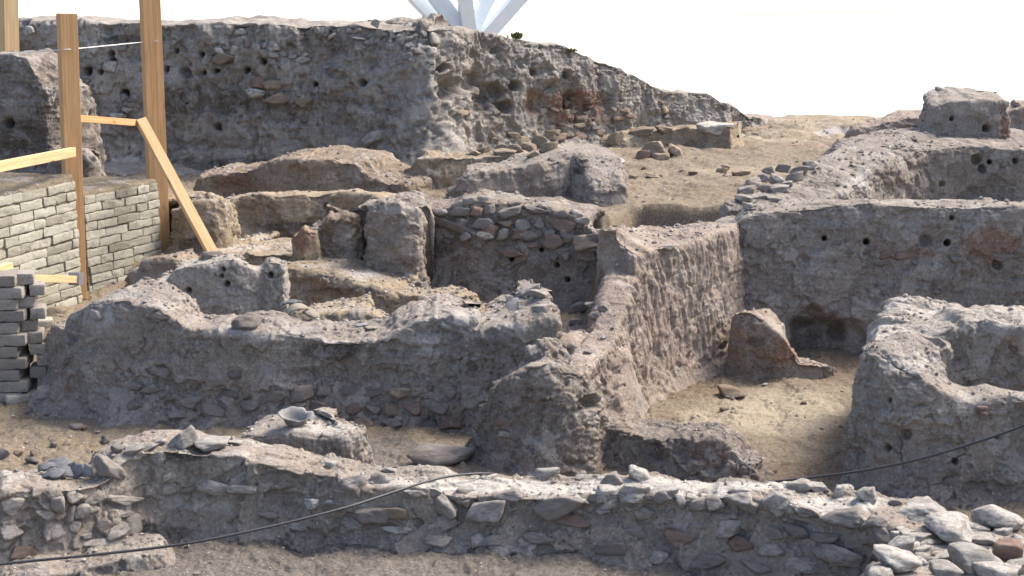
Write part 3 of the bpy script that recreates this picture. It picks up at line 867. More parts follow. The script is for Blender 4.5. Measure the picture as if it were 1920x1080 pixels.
wall('mudbrick_wall', [(882, 620, 11.9, 1.1), (930, 612, 11.82, 1.1), (980, 608, 11.8, 1.1), (1035, 602, 11.85, 1.1)], M_GREY, 'cracked block at the end of the long middle wall, topped with loose stones', 'mud wall', zb=-.05, batter=.08, flare=.2, rnd=.09,
     cap=(.08, .08), seed=34, rough=dict(big=.06, mid=.05, fine=.02, lump=.025, crack=.05, pit=.035, rill=.04), dz=.14, spots=[(960, 620, 40, 18, 'p', .8), (930, 680, 50, 40, 'r', .3), (1040, 640, 20, 40, 'r', .25)], square=4, holes=[(885, 690, 8, .12)])
wall('earth_mound', [(1045, 655, 11.9), (1065, 645, 11.9), (1085, 655, 11.8)], M_PINK, 'crumbled earth heap filling the corner below the cracked block', 'earth mound', zb=0, T=.5, batter=.4, flare=.1, rnd=.1, cap=(.2, .2), seed=35, rough=ROUGH_BLOCK)

# ---- the diagonal wall and what leans on it
slab = wall('mudbrick_wall', [(1196, 478, 12.95, .40, None, None, .24), (1240, 464, 13.3, .52, None, None, .20), (1300, 447, 13.75, .66, None, None, .08), (1345, 432, 14.15, .74, None, None, -.02), (1384, 416, 14.75, .78, None, None, -.10)], M_PINK,
            'high rosy diagonal wall, flat topped, its worn crest sloping down to the front', 'mud wall', zb=-.05, batter=.13, flare=.22, rnd=.07, cap=(.06, .2), seed=36, square=5,
            rough=dict(big=.045, mid=.022, fine=.012, lump=.014, crack=.03, pit=.02, rill=.075, layer=.004, spall=.018), dz=.03,
            spots=[(1290, 520, 80, 60, 'p', .3), (1280, 650, 80, 40, 'd', .25), (1340, 640, 30, 60, 'r', .2), (1200, 440, 80, 20, 'p', .3)], holes=[(1352, 650, 7, .1)])
crest = wall('worn_crest', [(1076, 722, 11.0, .2), (1094, 696, 11.25, .24), (1124, 668, 11.6, .26), (1152, 632, 11.95, .26), (1170, 585, 12.25, .26), (1184, 540, 12.55, .28), (1200, 496, 12.9, .32)], M_PINK, None, None, zb=-.05, batter=.13, flare=.22, rnd=.07, cap=(.3, .1), seed=86,
             rough=dict(big=.045, mid=.022, fine=.012, lump=.014, crack=.03, pit=.02, rill=.075, layer=.004, spall=.018), dz=.0, spots=[(1240, 700, 80, 40, 'r', .15)], holes=[(1218, 783, 8, .18)])
crest.parent = slab
wall('earth_mound', [(1376, 588, 13.75, .35), (1402, 584, 13.6, .35), (1432, 604, 13.5, .35), (1462, 632, 13.4, .32), (1486, 656, 13.4, .24), (1502, 678, 13.4, .18)], M_PINK, 'triangular reddish wall remnant leaning in the corner of the sandy room', 'earth mound', zb=-.05,
     batter=.06, flare=.08, rnd=.03, cap=(.05, .35), square=1.8, seed=37, rough=dict(big=.03, mid=.03, fine=.014, lump=.02, crack=.02, pit=.02), spots=[(1470, 660, 40, 30, 'r', .8), (1420, 640, 30, 14, 'd', .6)])
stub = wall('earth_mound', [(935, 722, 10.95, .6), (955, 700, 10.8, .7), (1000, 692, 10.7, .75), (1060, 694, 10.7, .75), (1095, 700, 10.8, .65), (1112, 722, 10.95, .5)], M_DARK, 'dark conical stub before the long middle wall with a flat sherd on top', 'earth mound', zb=-.05,
            batter=.20, flare=.15, rnd=.10, cap=(.26, .10), seed=38, rough=dict(big=.07, mid=.06, fine=.025, lump=.035, crack=.03, pit=.04), spots=[(1030, 715, 90, 20, 'p', .35), (980, 800, 60, 60, 'r', .2), (1095, 760, 14, 30, 'd', .9)],
            holes=[(1105, 755, 20, .25)], dz=.04)
tail = wall('earth_mound', [(1105, 785, 10.95, .4), (1150, 798, 10.8, .4), (1200, 808, 10.7, .45), (1270, 818, 10.55, .45), (1330, 826, 10.45, .4), (1365, 838, 10.4, .35), (1390, 862, 10.35, .3)], M_DARK, 'low dark wall stump trailing from the conical stub to the sandy floor', 'earth mound', zb=-.05,
            batter=.2, flare=.12, rnd=.08, cap=(.1, .12), seed=39, rough=dict(big=.06, mid=.06, fine=.025, lump=.035, crack=.03, pit=.04), spots=[(1330, 850, 60, 30, 'r', .4), (1230, 850, 60, 30, 'd', .4)], dz=.02)

# ---- right: the cell's back wall and the front block
wall('mudbrick_wall', [(1368, 424, 14.75, .6), (1400, 404, 14.7, .6), (1450, 394, 14.7, .55), (1500, 390, 14.7, .5), (1545, 384, 14.65, .5), (1600, 381, 14.6, .5), (1720, 382, 14.5, .5), (1850, 385, 14.35, .5), (1930, 388, 14.25, .5), (2120, 392, 14.0, .5)], M_GREY,
     'long straight grey mud wall closing the sandy room, with a reddish stone band', 'mud wall', zb=-.1, batter=.16, flare=.35, rnd=.07, cap=(.2, .2), seed=40, rough=dict(big=.05, mid=.04, fine=.014, lump=.016, crack=.035, pit=.03, rill=.01, layer=.014), topbump=.02,
     spots=[(1700, 470, 160, 30, 'r', .35), (1860, 460, 80, 50, 'r', .65), (1650, 410, 200, 30, 'p', .35), (1500, 620, 70, 40, 'd', .5), (1690, 530, 160, 30, 'd', .35), (1520, 590, 50, 30, 'p', .3), (1840, 400, 60, 20, 'p', .3)],
     holes=[(1625, 453, 8, .25), (1777, 455, 9, .25), (1545, 447, 6, .2), (1505, 490, 16, .08), (1735, 452, 14, .08), (1870, 497, 14, .1), (1785, 408, 5, .1), (1530, 632, 60, .5), (1600, 640, 50, .4)])
FR = dict(big=.06, mid=.085, fine=.018, lump=.03, crack=.06, pit=.03, rill=.02, layer=.01, cs=2.4)
wall('mudbrick_wall', [(1808, 590, 12.1, .65), (1792, 628, 11.3, .65), (1765, 664, 10.6, .58)][::-1], M_PALE, 'thick pale wall arm running back from the front corner of the right hand block', 'mud wall', zb=-.05, batter=.05, flare=.15, rnd=.13, cap=(.12, .2), seed=41, rough=FR, dz=.03, topbump=.15,
     spots=[(1760, 600, 60, 30, 'p', .5), (1780, 680, 60, 60, 'r', .2), (1760, 640, 40, 20, 'd', .3)], square=4)
front_r = wall('mudbrick_wall', [(1632, 650, 10.4, .7), (1668, 660, 10.3, .7), (1705, 688, 10.2, .6), (1745, 715, 10.12, .5), (1785, 742, 10.08, .4), (1830, 752, 10.05, .35), (1880, 748, 10.05, .35), (1930, 745, 10.0, .35), (2090, 742, 9.9, .4)], M_GREY,
               'front face of the tall grey wall block standing behind the cable', 'mud wall', zb=-.05, batter=.07, flare=.15, rnd=.12, cap=(.10, .2), seed=42, rough=FR, dz=.02, square=5,
               spots=[(1700, 680, 80, 30, 'p', .6), (1640, 700, 40, 60, 'p', .35), (1740, 760, 60, 30, 'p', .25), (1800, 900, 160, 50, 'd', .4), (1740, 900, 60, 30, 'r', .12)],
               holes=[(1672, 750, 7, .1), (1697, 815, 12, .07), (1790, 865, 8, .08), (1872, 822, 6, .08), (1665, 840, 9, .1)])
wall('mudbrick_wall', [(1742, 660, 10.95, .6), (1785, 632, 11.1, .65), (1840, 614, 11.1, .65), (1900, 616, 11.0, .65), (1960, 620, 10.95, .65), (2080, 625, 10.85, .65)], M_PALE, 'pale rear wall closing the hollow behind the front face of the right hand block', 'mud wall', zb=-.05, batter=.05, flare=.12, rnd=.08, cap=(.08, .2), seed=43, topbump=.15,
     rough=FR, square=5, spots=[(1890, 660, 50, 60, 'r', .35), (1880, 612, 40, 10, 'p', .5)])

# ---- the near rubble walls
near = wall('rubble_wall', [(-190, 940, 8.6, .55), (-60, 930, 8.75, .55), (0, 926, 8.82, .5), (120, 921, 8.95, .45), (195, 906, 9.1, .4), (232, 872, 9.22, .4), (262, 850, 9.32, .42), (330, 846, 9.36, .46), (430, 852, 9.34, .5), (500, 866, 9.32, .5), (560, 884, 9.28, .5), (630, 902, 9.22, .45),
                             (700, 915, 9.18, .42), (900, 925, 9.12, .42), (1000, 932, 9.08, .46), (1200, 926, 9.0, .46, -.08), (1300, 930, 8.93, .46, -.12), (1400, 938, 8.86, .48, -.12), (1500, 956, 8.72, .5, -.12), (1600, 974, 8.55, .55, -.12), (1720, 1000, 8.4, .55, -.12)], M_NEAR,
            'low rubble stone wall running across the whole foreground with pale stones on top', 'stone wall', zb=-.02, batter=.10, flare=.16, rnd=.05, cap=(.2, .2), seed=44, rough=dict(big=.035, mid=.035, fine=.012, lump=.016, crack=.03, pit=.025, layer=.008),
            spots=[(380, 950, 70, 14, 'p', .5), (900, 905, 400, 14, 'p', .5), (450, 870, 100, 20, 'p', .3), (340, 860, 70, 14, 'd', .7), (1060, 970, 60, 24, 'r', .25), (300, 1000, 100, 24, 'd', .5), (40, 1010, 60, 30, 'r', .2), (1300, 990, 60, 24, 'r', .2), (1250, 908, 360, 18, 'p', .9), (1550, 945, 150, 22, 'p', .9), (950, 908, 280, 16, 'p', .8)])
wall('earth_step', [(60, 1072, 8.55, .5), (180, 1058, 8.65, .5), (290, 1040, 8.75, .4)], M_GREY, 'low broken earth step on the floor before the near wall', 'earth step', zb=-.03, batter=.3, flare=.05, rnd=.03, cap=(.2, .1), seed=58, rough=dict(big=.03, mid=.02, lump=.01))
stub2 = wall('mudbrick_wall', [(486, 818, 10.2, .55), (540, 812, 10.15, .6), (600, 812, 10.1, .6), (650, 808, 10.1, .65), (684, 800, 10.25, .6)], M_GREY, 'short grey wall stub carrying the broken bowl', 'mud wall', zb=-.05, batter=.06, flare=.1, rnd=.08, cap=(.2, .06), seed=45,
            rough=dict(big=.03, mid=.025, fine=.014, lump=.012, rill=.05, spall=.014), topbump=.03, dz=.02, square=4, spots=[(600, 800, 90, 20, 'p', .5), (630, 840, 40, 30, 'd', .5)])
near2 = wall('rubble_wall', [(1705, 962, 9.0, 1.6), (1690, 990, 8.55, 1.7), (1655, 1030, 8.1, 1.8), (1610, 1085, 7.55, 1.9), (1540, 1190, 6.8, 2.0)], M_NEAR, 'broad rubble wall top coming towards the viewer in the near corner', 'stone wall', zb=-.02, batter=.06, flare=.1, rnd=.08, cap=(.1, .2), seed=46,
             rough=dict(big=.04, mid=.04, fine=.014, lump=.02), spots=[(1780, 1020, 120, 60, 'p', .5)], px_q=1.4)

# ------------------------------------------------------------------ ground
gx0, gx1, gy0, gy1, gs = -14.0, 14.0, 3.0, 36.0, 0.05
GX, GY = np.meshgrid(np.arange(gx0, gx1, gs), np.arange(gy0, gy1, gs), indexing='ij')
GZ = np.zeros_like(GX)


def poly_mask(poly):
    m = np.zeros(GX.shape, bool)
    n = len(poly)
    for k in range(n):
        (xa, ya), (xb, yb) = poly[k], poly[(k + 1) % n]
        if ya == yb:
            continue
        c = ((ya > GY) != (yb > GY)) & (GX < (xb - xa) * (GY - ya) / (yb - ya) + xa)
        m ^= c
    return m


for z, poly in ((.8, [(1.0, 14.9), (3.0, 14.9), (3.0, 17.55), (1.0, 17.55)]), (.42, [(-14, 13.9), (-3.3, 13.9), (-3.3, 16.4), (-14, 16.4)]), (.62, [(-14, 16.4), (-3.6, 16.4), (-1.75, 17.3), (-1.75, 20.0), (-14, 20.0)]), (.75, [(-14, 20), (-1.75, 20), (-.5, 24), (-14, 24)]),
                (1.0, [(-1.75, 17.7), (1.3, 17.5), (1.6, 18.25), (2.9, 18.25), (2.62, 16.3), (3.6, 15.6), (14, 15.4), (14, 36), (-3, 36), (-1.2, 24), (-1.75, 20)])):
    GZ[poly_mask(poly)] = z
GZ = smooth_axis(smooth_axis(GZ, 0, 1), 1, 1)
# trodden slope from the sandy left floor up to the brick wall
ramp = sstep(12.2, 14.2, GY) * (1 - sstep(-3.4, -2.9, GX)) * (GY < 14.3)
GZ = np.maximum(GZ, .42 * ramp)
bowl = np.exp(-((GX - 1.2) / 1.6) ** 2 - ((GY - 21) / 3) ** 2)
GZ -= .10 * sstep(.1, 1.6, GX) * (1 - sstep(8.9, 9.15, GY))


def ground_z(x, y):
    i = np.clip((x - gx0) / gs, 0, GZ.shape[0] - 1.001)
    j = np.clip((y - gy0) / gs, 0, GZ.shape[1] - 1.001)
    i0, j0 = i.astype(int), j.astype(int)
    a, b = i - i0, j - j0
    z = GZ[i0, j0] * (1 - a) * (1 - b) + GZ[i0 + 1, j0] * a * (1 - b) + GZ[i0, j0 + 1] * (1 - a) * b + GZ[i0 + 1, j0 + 1] * a * b
    return np.where(y > 34, .95 + 40 * sstep(400, 3000, y), z)


ys = [1.0]
while ys[-1] < 5.5:
    ys.append(ys[-1] * 1.05)
while ys[-1] < 34:
    ys.append(ys[-1] + max(.012, ys[-1] * .0022))
while ys[-1] < 6000:
    ys.append(ys[-1] * 1.05)
ys = np.array(ys)
us = np.concatenate([np.linspace(-2.2, -.46, 40)[:-1], np.linspace(-.46, .46, 860), np.linspace(.46, 2.2, 40)[1:]])
UU, YY = np.meshgrid(us, ys, indexing='ij')
XX = UU * (YY + 1.0)
Vg = np.stack([XX.ravel(), YY.ravel(), ground_z(XX.ravel(), YY.ravel())], 1)
near_m = (1 - sstep(30, 36, Vg[:, 1]))
sel = Vg[:, 1] < 36
pz = Vg[sel].astype(F32)
pz[:, 2] = 0
dg = .05 * fbm(pz * .9, 3, 301) + .03 * fbm(pz * 3.2, 5, 302) + .014 * fbm(pz * 14, 3, 303) + .02 * sstep(0, .06, fbm(pz * 2.1 + 4, 5, 305))
f1, f2, rv = worley(pz * 9, 304)
dg += .018 * (rv > .6) * np.clip(1 - f1 / .5, 0, 1)
Vg[sel, 2] += dg * near_m[sel]
nu, nv = UU.shape
idx = np.arange(nu * nv).reshape(nu, nv)
q = np.stack([idx[:-1, :-1], idx[1:, :-1], idx[1:, 1:], idx[:-1, 1:]], 2).reshape(-1, 4)
ground = obj_from('ground', Vg, q, ground_mat())
tag(ground, kind='structure')
gpx, gpy = proj(Vg)
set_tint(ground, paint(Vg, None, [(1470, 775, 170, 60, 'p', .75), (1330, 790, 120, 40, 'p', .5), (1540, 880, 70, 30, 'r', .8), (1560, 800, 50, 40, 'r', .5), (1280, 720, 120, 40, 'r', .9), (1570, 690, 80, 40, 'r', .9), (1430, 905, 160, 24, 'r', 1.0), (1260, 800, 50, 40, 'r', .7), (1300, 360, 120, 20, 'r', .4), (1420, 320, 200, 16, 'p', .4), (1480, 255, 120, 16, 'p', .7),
                                  (150, 830, 150, 30, 'r', .3), (800, 1060, 1000, 60, 'd', 1.0), (420, 1060, 500, 60, 'd', 1.0), (1090, 640, 90, 60, 'd', .8), (720, 860, 120, 50, 'd', .9), (260, 780, 160, 20, 'd', .5), (1090, 600, 80, 40, 'r', .5), (1450, 880, 60, 20, 'r', .6)], 300))  # widest dark spots: shade of the foreground floor strip painted as soil colour
ALL_V.append(Vg[sel].astype(F32)); ALL_N.append(np.tile(np.array([0, 0, 1], F32), (int(sel.sum()), 1)))
ALL_PX.append(gpx[sel].astype(F32)); ALL_PY.append(gpy[sel].astype(F32))

# ------------------------------------------------------------------ brickwork
W_NEW = wood_mat('new_timber', (0.62, 0.385, 0.195), (0.50, 0.275, 0.12))
W_PALE = wood_mat('pale_timber', (0.66, 0.475, 0.265), (0.54, 0.365, 0.185))
M_BRICK = brick_mat('pale_mudbrick', (0.47, 0.45, 0.375), (0.355, 0.335, 0.27), (0.25, 0.21, 0.145))
M_BRICKG = brick_mat('grey_mudbrick', (0.37, 0.335, 0.295), (0.28, 0.25, 0.22), (0.19, 0.165, 0.135))
M_MORTAR = earth_mat('mud_mortar', (0.15, 0.12, 0.08), (0.11, 0.09, 0.06), (0.19, 0.16, 0.11))
M_CABLE = plain_mat('black_rubber', (0.028, 0.028, 0.032), (0.045, 0.045, 0.05), 60, 0.5, 0.1, 0.4)
M_STEEL = plain_mat('white_painted_steel', (0.78, 0.82, 0.84), (0.74, 0.79, 0.81), 3, 0.45, 0.02, 0.4)
M_CREAM = plain_mat('cream_paint', (0.78, 0.77, 0.68), (0.74, 0.73, 0.64), 5, 0.6, 0.05, 0.3)
M_ZINC = plain_mat('zinc_plate', (0.32, 0.33, 0.35), (0.24, 0.25, 0.27), 30, 0.4, 0.1, 0.5, 0.6)
M_STRING = plain_mat('white_string', (0.75, 0.74, 0.72), (0.65, 0.64, 0.62), 50, 0.8, 0.05)
M_POT = plain_mat('grey_pottery', (0.235, 0.228, 0.228), (0.17, 0.162, 0.162), 18, 0.85, 0.4, 0.15)
M_POTD = plain_mat('dark_pottery', (0.13, 0.135, 0.145), (0.09, 0.09, 0.095), 25, 0.75, 0.4, 0.2)
M_SHERD = plain_mat('buff_pottery', (0.27, 0.24, 0.20), (0.20, 0.175, 0.145), 18, 0.9, 0.4, 0.1)
M_PLANT = plain_mat('dry_green_leaf', (0.10, 0.12, 0.035), (0.16, 0.15, 0.06), 30, 0.8, 0.1)

_g = np.linspace(-1, 1, 7)
_tv, _tf = [], []
for ax in range(3):
    for sgn in (-1, 1):
        A, B = np.meshgrid(_g, _g, indexing='ij')
        p = np.zeros((49, 3)); p[:, ax] = sgn; p[:, (ax + 1) % 3] = A.ravel(); p[:, (ax + 2) % 3] = B.ravel()
        o0 = len(_tv) * 49
        id_ = np.arange(49).reshape(7, 7) + o0
        f = np.stack([id_[:-1, :-1], id_[1:, :-1], id_[1:, 1:], id_[:-1, 1:]], 2).reshape(-1, 4)
        _tv.append(p); _tf.append(f if sgn > 0 else f[:, ::-1])
CUBE_V, CUBE_F = np.vstack(_tv), np.vstack(_tf)


def brick_verts(hx, hy, hz, rnd, seed, rough=0.008):
    h = np.array([hx, hy, hz])
    p = CUBE_V * h
    r = min(rnd, h.min() * 0.9)
    c = np.clip(p, -(h - r), h - r)
    d = p - c
    L = np.linalg.norm(d, axis=1, keepdims=True)
    v = c + r * d / np.where(L < 1e-9, 1, L)
    s = np.array([seed * 1.37, seed * 0.71, seed * 2.13])
    dirn = v / h
    dirn /= np.linalg.norm(dirn, axis=1, keepdims=True)
    v = v + dirn * (rough * (fbm(v * 9 + s, 2, 61) + 0.6 * fbm(v * 30 + s, 2, 62)))[:, None]
    return v


def brick_wall(name, A, B, z_a, z_b, top_a, top_b, L, hgt, gap, depth, mat, seed, label, cat, keep_top=1.0, rough=0.013):
    """courses of hand-moulded mud bricks from A to B in plan, each course set in a recessed bed of mud"""
    rg = random.Random(seed)
    A, B = np.array(A, float), np.array(B, float)
    run = np.linalg.norm(B - A)
    tx = (B - A) / run
    nx = np.array([tx[1], -tx[0]])
    Vs, Fs, Ts = [], [], []
    n0 = 0
    z0 = min(z_a, z_b)
    course = 0
    z = z0
    while z < max(top_a, top_b) - hgt * 0.4:
        x = -rg.uniform(0.1, 0.9) * L
        while x < run:
            l = L * (rg.uniform(0.85, 1.15) if rg.random() < 0.72 else rg.uniform(0.45, 0.6))
            a, b = max(x, 0.0), min(x + l, run)
            if b - a > 0.05:
                m = (a + b) / 2
                zt = top_a + (top_b - top_a) * m / run
                if z + hgt * 0.85 < zt:
                    v = brick_verts((b - a) / 2 - gap / 2, depth / 2, hgt / 2 - gap / 2, 0.011, rg.uniform(0, 99), rough)
                    ang = rg.uniform(-0.018, 0.018)
                    ca, sa = math.cos(ang), math.sin(ang)
                    vx = v[:, 0] * ca - v[:, 2] * sa
                    vz = v[:, 0] * sa + v[:, 2] * ca
                    off = rg.uniform(-0.008, 0.008)
                    w = np.zeros_like(v)
                    w[:, 0] = A[0] + tx[0] * (m + vx) - nx[0] * (v[:, 1] + depth / 2 + off)
                    w[:, 1] = A[1] + tx[1] * (m + vx) - nx[1] * (v[:, 1] + depth / 2 + off)
                    w[:, 2] = z + hgt / 2 + vz + rg.uniform(-.006, .006)
                    Vs.append(w); Fs.append(CUBE_F + n0); n0 += len(w)
                    t = np.zeros((len(w), 3)); t[:, 0] = rg.random(); t[:, 2] = 0.35 * (rg.random() < 0.12)
                    Ts.append(t)
            x += l
        z += hgt
        course += 1
    root = empty(name, (*(A + B) / 2, z0), label, cat)
    o = obj_from('brickwork', np.vstack(Vs) - np.array(root.location), np.vstack(Fs), mat, root)
    set_tint(o, np.vstack(Ts))
    # the bed of mud the bricks sit in, its face a little behind theirs, and the earth levelled on top
    n_a, n_b = int(run / .03) + 2, 40
    a_, b_ = np.meshgrid(np.linspace(0.005, run - 0.005, n_a), np.linspace(0, 1, n_b), indexing='ij')
    zt = top_a + (top_b - top_a) * a_ / run
    prof_d = np.where(b_ < .6, .014, .014 + (b_ - .6) / .4 * 0.9)
    prof_z = np.where(b_ < .6, z0 + (zt - .02 - z0) * b_ / .6, zt - .02)
    V = np.stack([A[0] + tx[0] * a_ - nx[0] * prof_d, A[1] + tx[1] * a_ - nx[1] * prof_d, prof_z], 2).reshape(-1, 3)
    V[:, 2] += .018 * fbm(V * 9, 3, seed) * (b_.ravel() > .6)
    V[:, :2] -= nx[None, :] * (.010 * np.abs(fbm(V * 24, 3, seed)) * (b_.ravel() <= .6))[:, None]
    idx = np.arange(n_a * n_b).reshape(n_a, n_b)
    q = np.stack([idx[:-1, :-1], idx[1:, :-1], idx[1:, 1:], idx[:-1, 1:]], 2).reshape(-1, 4)
    m_ = obj_from('mud_bed', V - np.array(root.location), q, M_MORTAR, root)
    set_tint(m_, np.zeros((len(V), 3)))
    return root


a0, b0 = P(-60, 360, 13.5), P(141, 322, 15.25)
brick_wall('brick_wall', a0[:2], b0[:2], .18, .40, 1.72, 1.80, .42, .102, .008, .20, M_BRICK, 5, 'long panel of pale handmade mud bricks ending at the shorter post', 'brick wall')
a1, b1 = P(157, 357, 15.75), P(297, 333, 17.0)
brick_wall('brick_wall', a1[:2], b1[:2], .18, .40, 1.54, 1.53, .40, .100, .008, .20, M_BRICK, 9, 'shorter panel of pale mud bricks filling the gap between the two tall posts', 'brick wall')
# grey brick pier at the frame edge: two stretches of narrow bricks round a corner
rg = random.Random(4)
pier = empty('brick_pier', PZ(30, 760, 0.0), 'pier of grey mud bricks, stepped at its corner, in front of the pale brick wall', 'brick pier')
Vs, Fs, Ts, n0 = [], [], [], 0
pc = PZ(44, 762, 0.0)
for k in range(11):
    zc = .02 + k * .107
    y_in = .0 if k < 6 else .03
    specs = [(-.22, .19, .16), (-.60, .18, .16), (.02 + (.05 if k < 5 else -.01) + rg.uniform(-.02, .02), .075, .12)] if k % 2 == 0 else [(-.10, .13, .16), (-.40, .16, .16), (-.74, .17, .16), (.10 + (.03 if k < 5 else -.02) + rg.uniform(-.02, .02), .07, .12)]
    for (cx, hx, hy) in specs:
        v = brick_verts(hx - .003, hy, .0525, .014, rg.uniform(0, 99), .011)
        yaw = rg.uniform(-.06, .06) + (.25 if hx < .1 else .12)
        w = np.stack([pc[0] + cx + v[:, 0] * math.cos(yaw) - v[:, 1] * math.sin(yaw), pc[1] + .18 + y_in + (cx * .10) + (.06 if hx < .1 else 0) + v[:, 0] * math.sin(yaw) + v[:, 1] * math.cos(yaw), zc + .05 + v[:, 2]], 1)
        Vs.append(w); Fs.append(CUBE_F + n0); n0 += len(w)
        t = np.zeros((len(w), 3)); t[:, 0] = rg.random(); Ts.append(t)
o = obj_from('brickwork', np.vstack(Vs) - np.array(pier.location), np.vstack(Fs), M_BRICKG, pier)
set_tint(o, np.vstack(Ts))
vb = brick_verts(.40, .10, .56, .03, 3.3, .02) + np.array([pc[0] - .42, pc[1] + .22, .56])
o = obj_from('mud_core', vb - np.array(pier.location), CUBE_F, M_MORTAR, pier)
set_tint(o, np.zeros((len(vb), 3)))
for (px, py, lab, yaw, sx) in ((40, 752, 'lone pale mud brick lying at the foot of the grey brick pier', .55, .15), (88, 742, 'half buried broken brick beside the grey brick pier', .2, .09), (70, 612, 'pale brick lying on the slope behind the grey brick pier', .5, .14)):
    c, n = hit(px, py)
    v = brick_verts(sx, .085, .045, .02, px, .012)
    w = np.stack([v[:, 0] * math.cos(yaw) - v[:, 1] * math.sin(yaw), v[:, 0] * math.sin(yaw) + v[:, 1] * math.cos(yaw), v[:, 2]], 1)
    o = obj_from('mud_brick', w, CUBE_F, M_BRICKG if px == 88 else M_BRICK)
    o.location = Vector(c) + Vector((0, .03, .03))
    set_tint(o, np.full((len(w), 3), .0))
    tag(o, lab, 'brick')


# ------------------------------------------------------------------ timber
def timber(name, p0, p1, w, d, yaw, mat, label=None, cat=None, parent=None, bev=0.006, group=None):
    p0, p1 = Vector([float(c) for c in p0]), Vector([float(c) for c in p1])
    ax = p1 - p0
    L = ax.length
    bm = bmesh.new()
    bmesh.ops.create_cube(bm, size=1)
    for v in bm.verts:
        v.co = (v.co.x * w, v.co.y * d, (v.co.z + .5) * L)
    bmesh.ops.bevel(bm, geom=bm.edges[:], offset=bev, segments=2, affect='EDGES', profile=.6)
    me = bpy.data.meshes.new(name)
    bm.to_mesh(me); bm.free()
    me.materials.append(mat)
    o = bpy.data.objects.new(name, me)
    COL.objects.link(o)
    zq = ax.normalized()
    ref = Vector((math.cos(yaw), math.sin(yaw), 0))
    if abs(zq.z) < .75:
        ref = Vector((0, 0, 1)) if abs(zq.z) < .4 else Vector((math.cos(yaw), math.sin(yaw), 0))
    x = (ref - zq * ref.dot(zq)).normalized()
    y = zq.cross(x)
    o.matrix_world = Matrix.Translation(p0) @ Matrix((x, y, zq)).transposed().to_4x4()
    if parent is not None:
        o.parent = parent
    if label:
        tag(o, label, cat, group)
    return o


timber('timber_post', P(144, 560, 15.42), P(125, 25, 15.42), .185, .165, math.radians(30), W_NEW, 'shorter orange timber post with a cut top between the two brick panels', 'post', group='timber posts of the brick wall')
timber('timber_post', P(302, 520, 17.25), P(277, -90, 17.25), .215, .19, math.radians(26), W_NEW, 'tallest timber post, running out of the frame top and propped by the slanting brace', 'post', group='timber posts of the brick wall')
timber('timber_post', P(20, 230, 21.5), P(13, -90, 21.5), .22, .22, math.radians(42), W_PALE, 'half seen timber post behind the earth mound at the frame corner', 'post', group='timber posts of the brick wall')
timber('timber_brace', P(400, 478, 15.9), P(264, 226, 16.75), .115, .10, math.radians(20), W_PALE, 'slanting timber brace propping the tallest post', 'brace')
timber('timber_rail', P(146, 222, 15.5), P(264, 231, 16.85), .075, .055, 0, W_NEW, 'thin horizontal timber rail joining the two tall posts', 'rail')
rail2 = timber('timber_rail', P(-70, 326, 13.2), P(137, 285, 15.25), .10, .07, 0, W_PALE, 'upper plank nailed to the shorter post over the brick wall', 'rail')
r3 = empty('timber_rail', P(-50, 519, 12.9), 'lower plank with a metal shoe, laid over the grey brick pier', 'rail')
pl = timber('plank', P(-60, 519, 12.75), P(141, 524, 14.6), .075, .09, 0, W_PALE)
sh = timber('metal_shoe', P(138, 522.5, 14.55), P(148, 523.5, 14.72), .13, .11, 0, M_ZINC)
bpy.context.view_layer.update()
for ch in (pl, sh):
    mw = ch.matrix_world.copy()
    ch.parent = r3
    ch.matrix_parent_inverse = Matrix.Translation(-r3.location)
timber('timber_offcut', P(-25, 512, 13.1), P(18, 497, 13.5), .06, .08, 0, W_PALE, 'short offcut of wood lying on the lower plank', 'offcut')


def tube(name, pts, r, mat, label=None, cat=None, parent=None, seg=10, steps=16):
    D = catmull(np.array(pts), [steps] * (len(pts) - 1))
    t = np.gradient(D, axis=0)
    t /= np.linalg.norm(t, axis=1, keepdims=True)
    up = np.array([0, 0, 1.0])
    s = np.cross(t, up); s /= np.linalg.norm(s, axis=1, keepdims=True) + 1e-9
    u = np.cross(s, t)
    a = np.linspace(0, 2 * np.pi, seg, endpoint=False)
    V = D[:, None, :] + r * (np.cos(a)[None, :, None] * s[:, None, :] + np.sin(a)[None, :, None] * u[:, None, :])
    n = len(D)
    idx = np.arange(n * seg).reshape(n, seg)
    j = np.roll(idx, -1, axis=1)
    q = np.stack([idx[:-1], j[:-1], j[1:], idx[1:]], 2).reshape(-1, 4)
    o = obj_from(name, V.reshape(-1, 3), q, mat, parent)
    if label:
        tag(o, label, cat)
    return o


cable_root = empty('cable', P(350, 1020, 8.2), 'long black cable sagging over the near rubble wall and rising past the front block', 'cable')
off = np.array(cable_root.location)
cpts = [P(-160, 1082, 7.7), P(0, 1058, 7.9), P(180, 1040, 8.05), P(350, 1019, 8.2), P(500, 989, 8.4), P(640, 954, 8.65), P(740, 922, 8.95), P(800, 903, 9.15), P(850, 892, 9.32), P(915, 888, 9.5), P(980, 898, 9.75), P(1120, 915, 9.85), P(1280, 918, 9.75),
        P(1400, 907, 9.6), P(1500, 898, 9.5), P(1620, 882, 9.4), P(1720, 862, 9.3), P(1820, 833, 9.2), P(1920, 798, 9.1), P(2060, 742, 9.0)]
tube('sheath', [p - off for p in cpts], .0085, M_CABLE, parent=cable_root)
tie = tube('cable_tie', [P(350, 1008, 8.19) - off, P(351, 1018, 8.18) - off, P(351, 1028, 8.19) - off], .004, M_CABLE, parent=cable_root, steps=4)
tube('builder_string', [P(-40, 104, 15.2), P(105, 94, 15.31), P(146, 91, 15.5), P(258, 80, 17.06), P(297, 77, 17.14)], .006, M_STRING, 'taut white builder string tied between the upright posts', 'string', seg=6, steps=4)

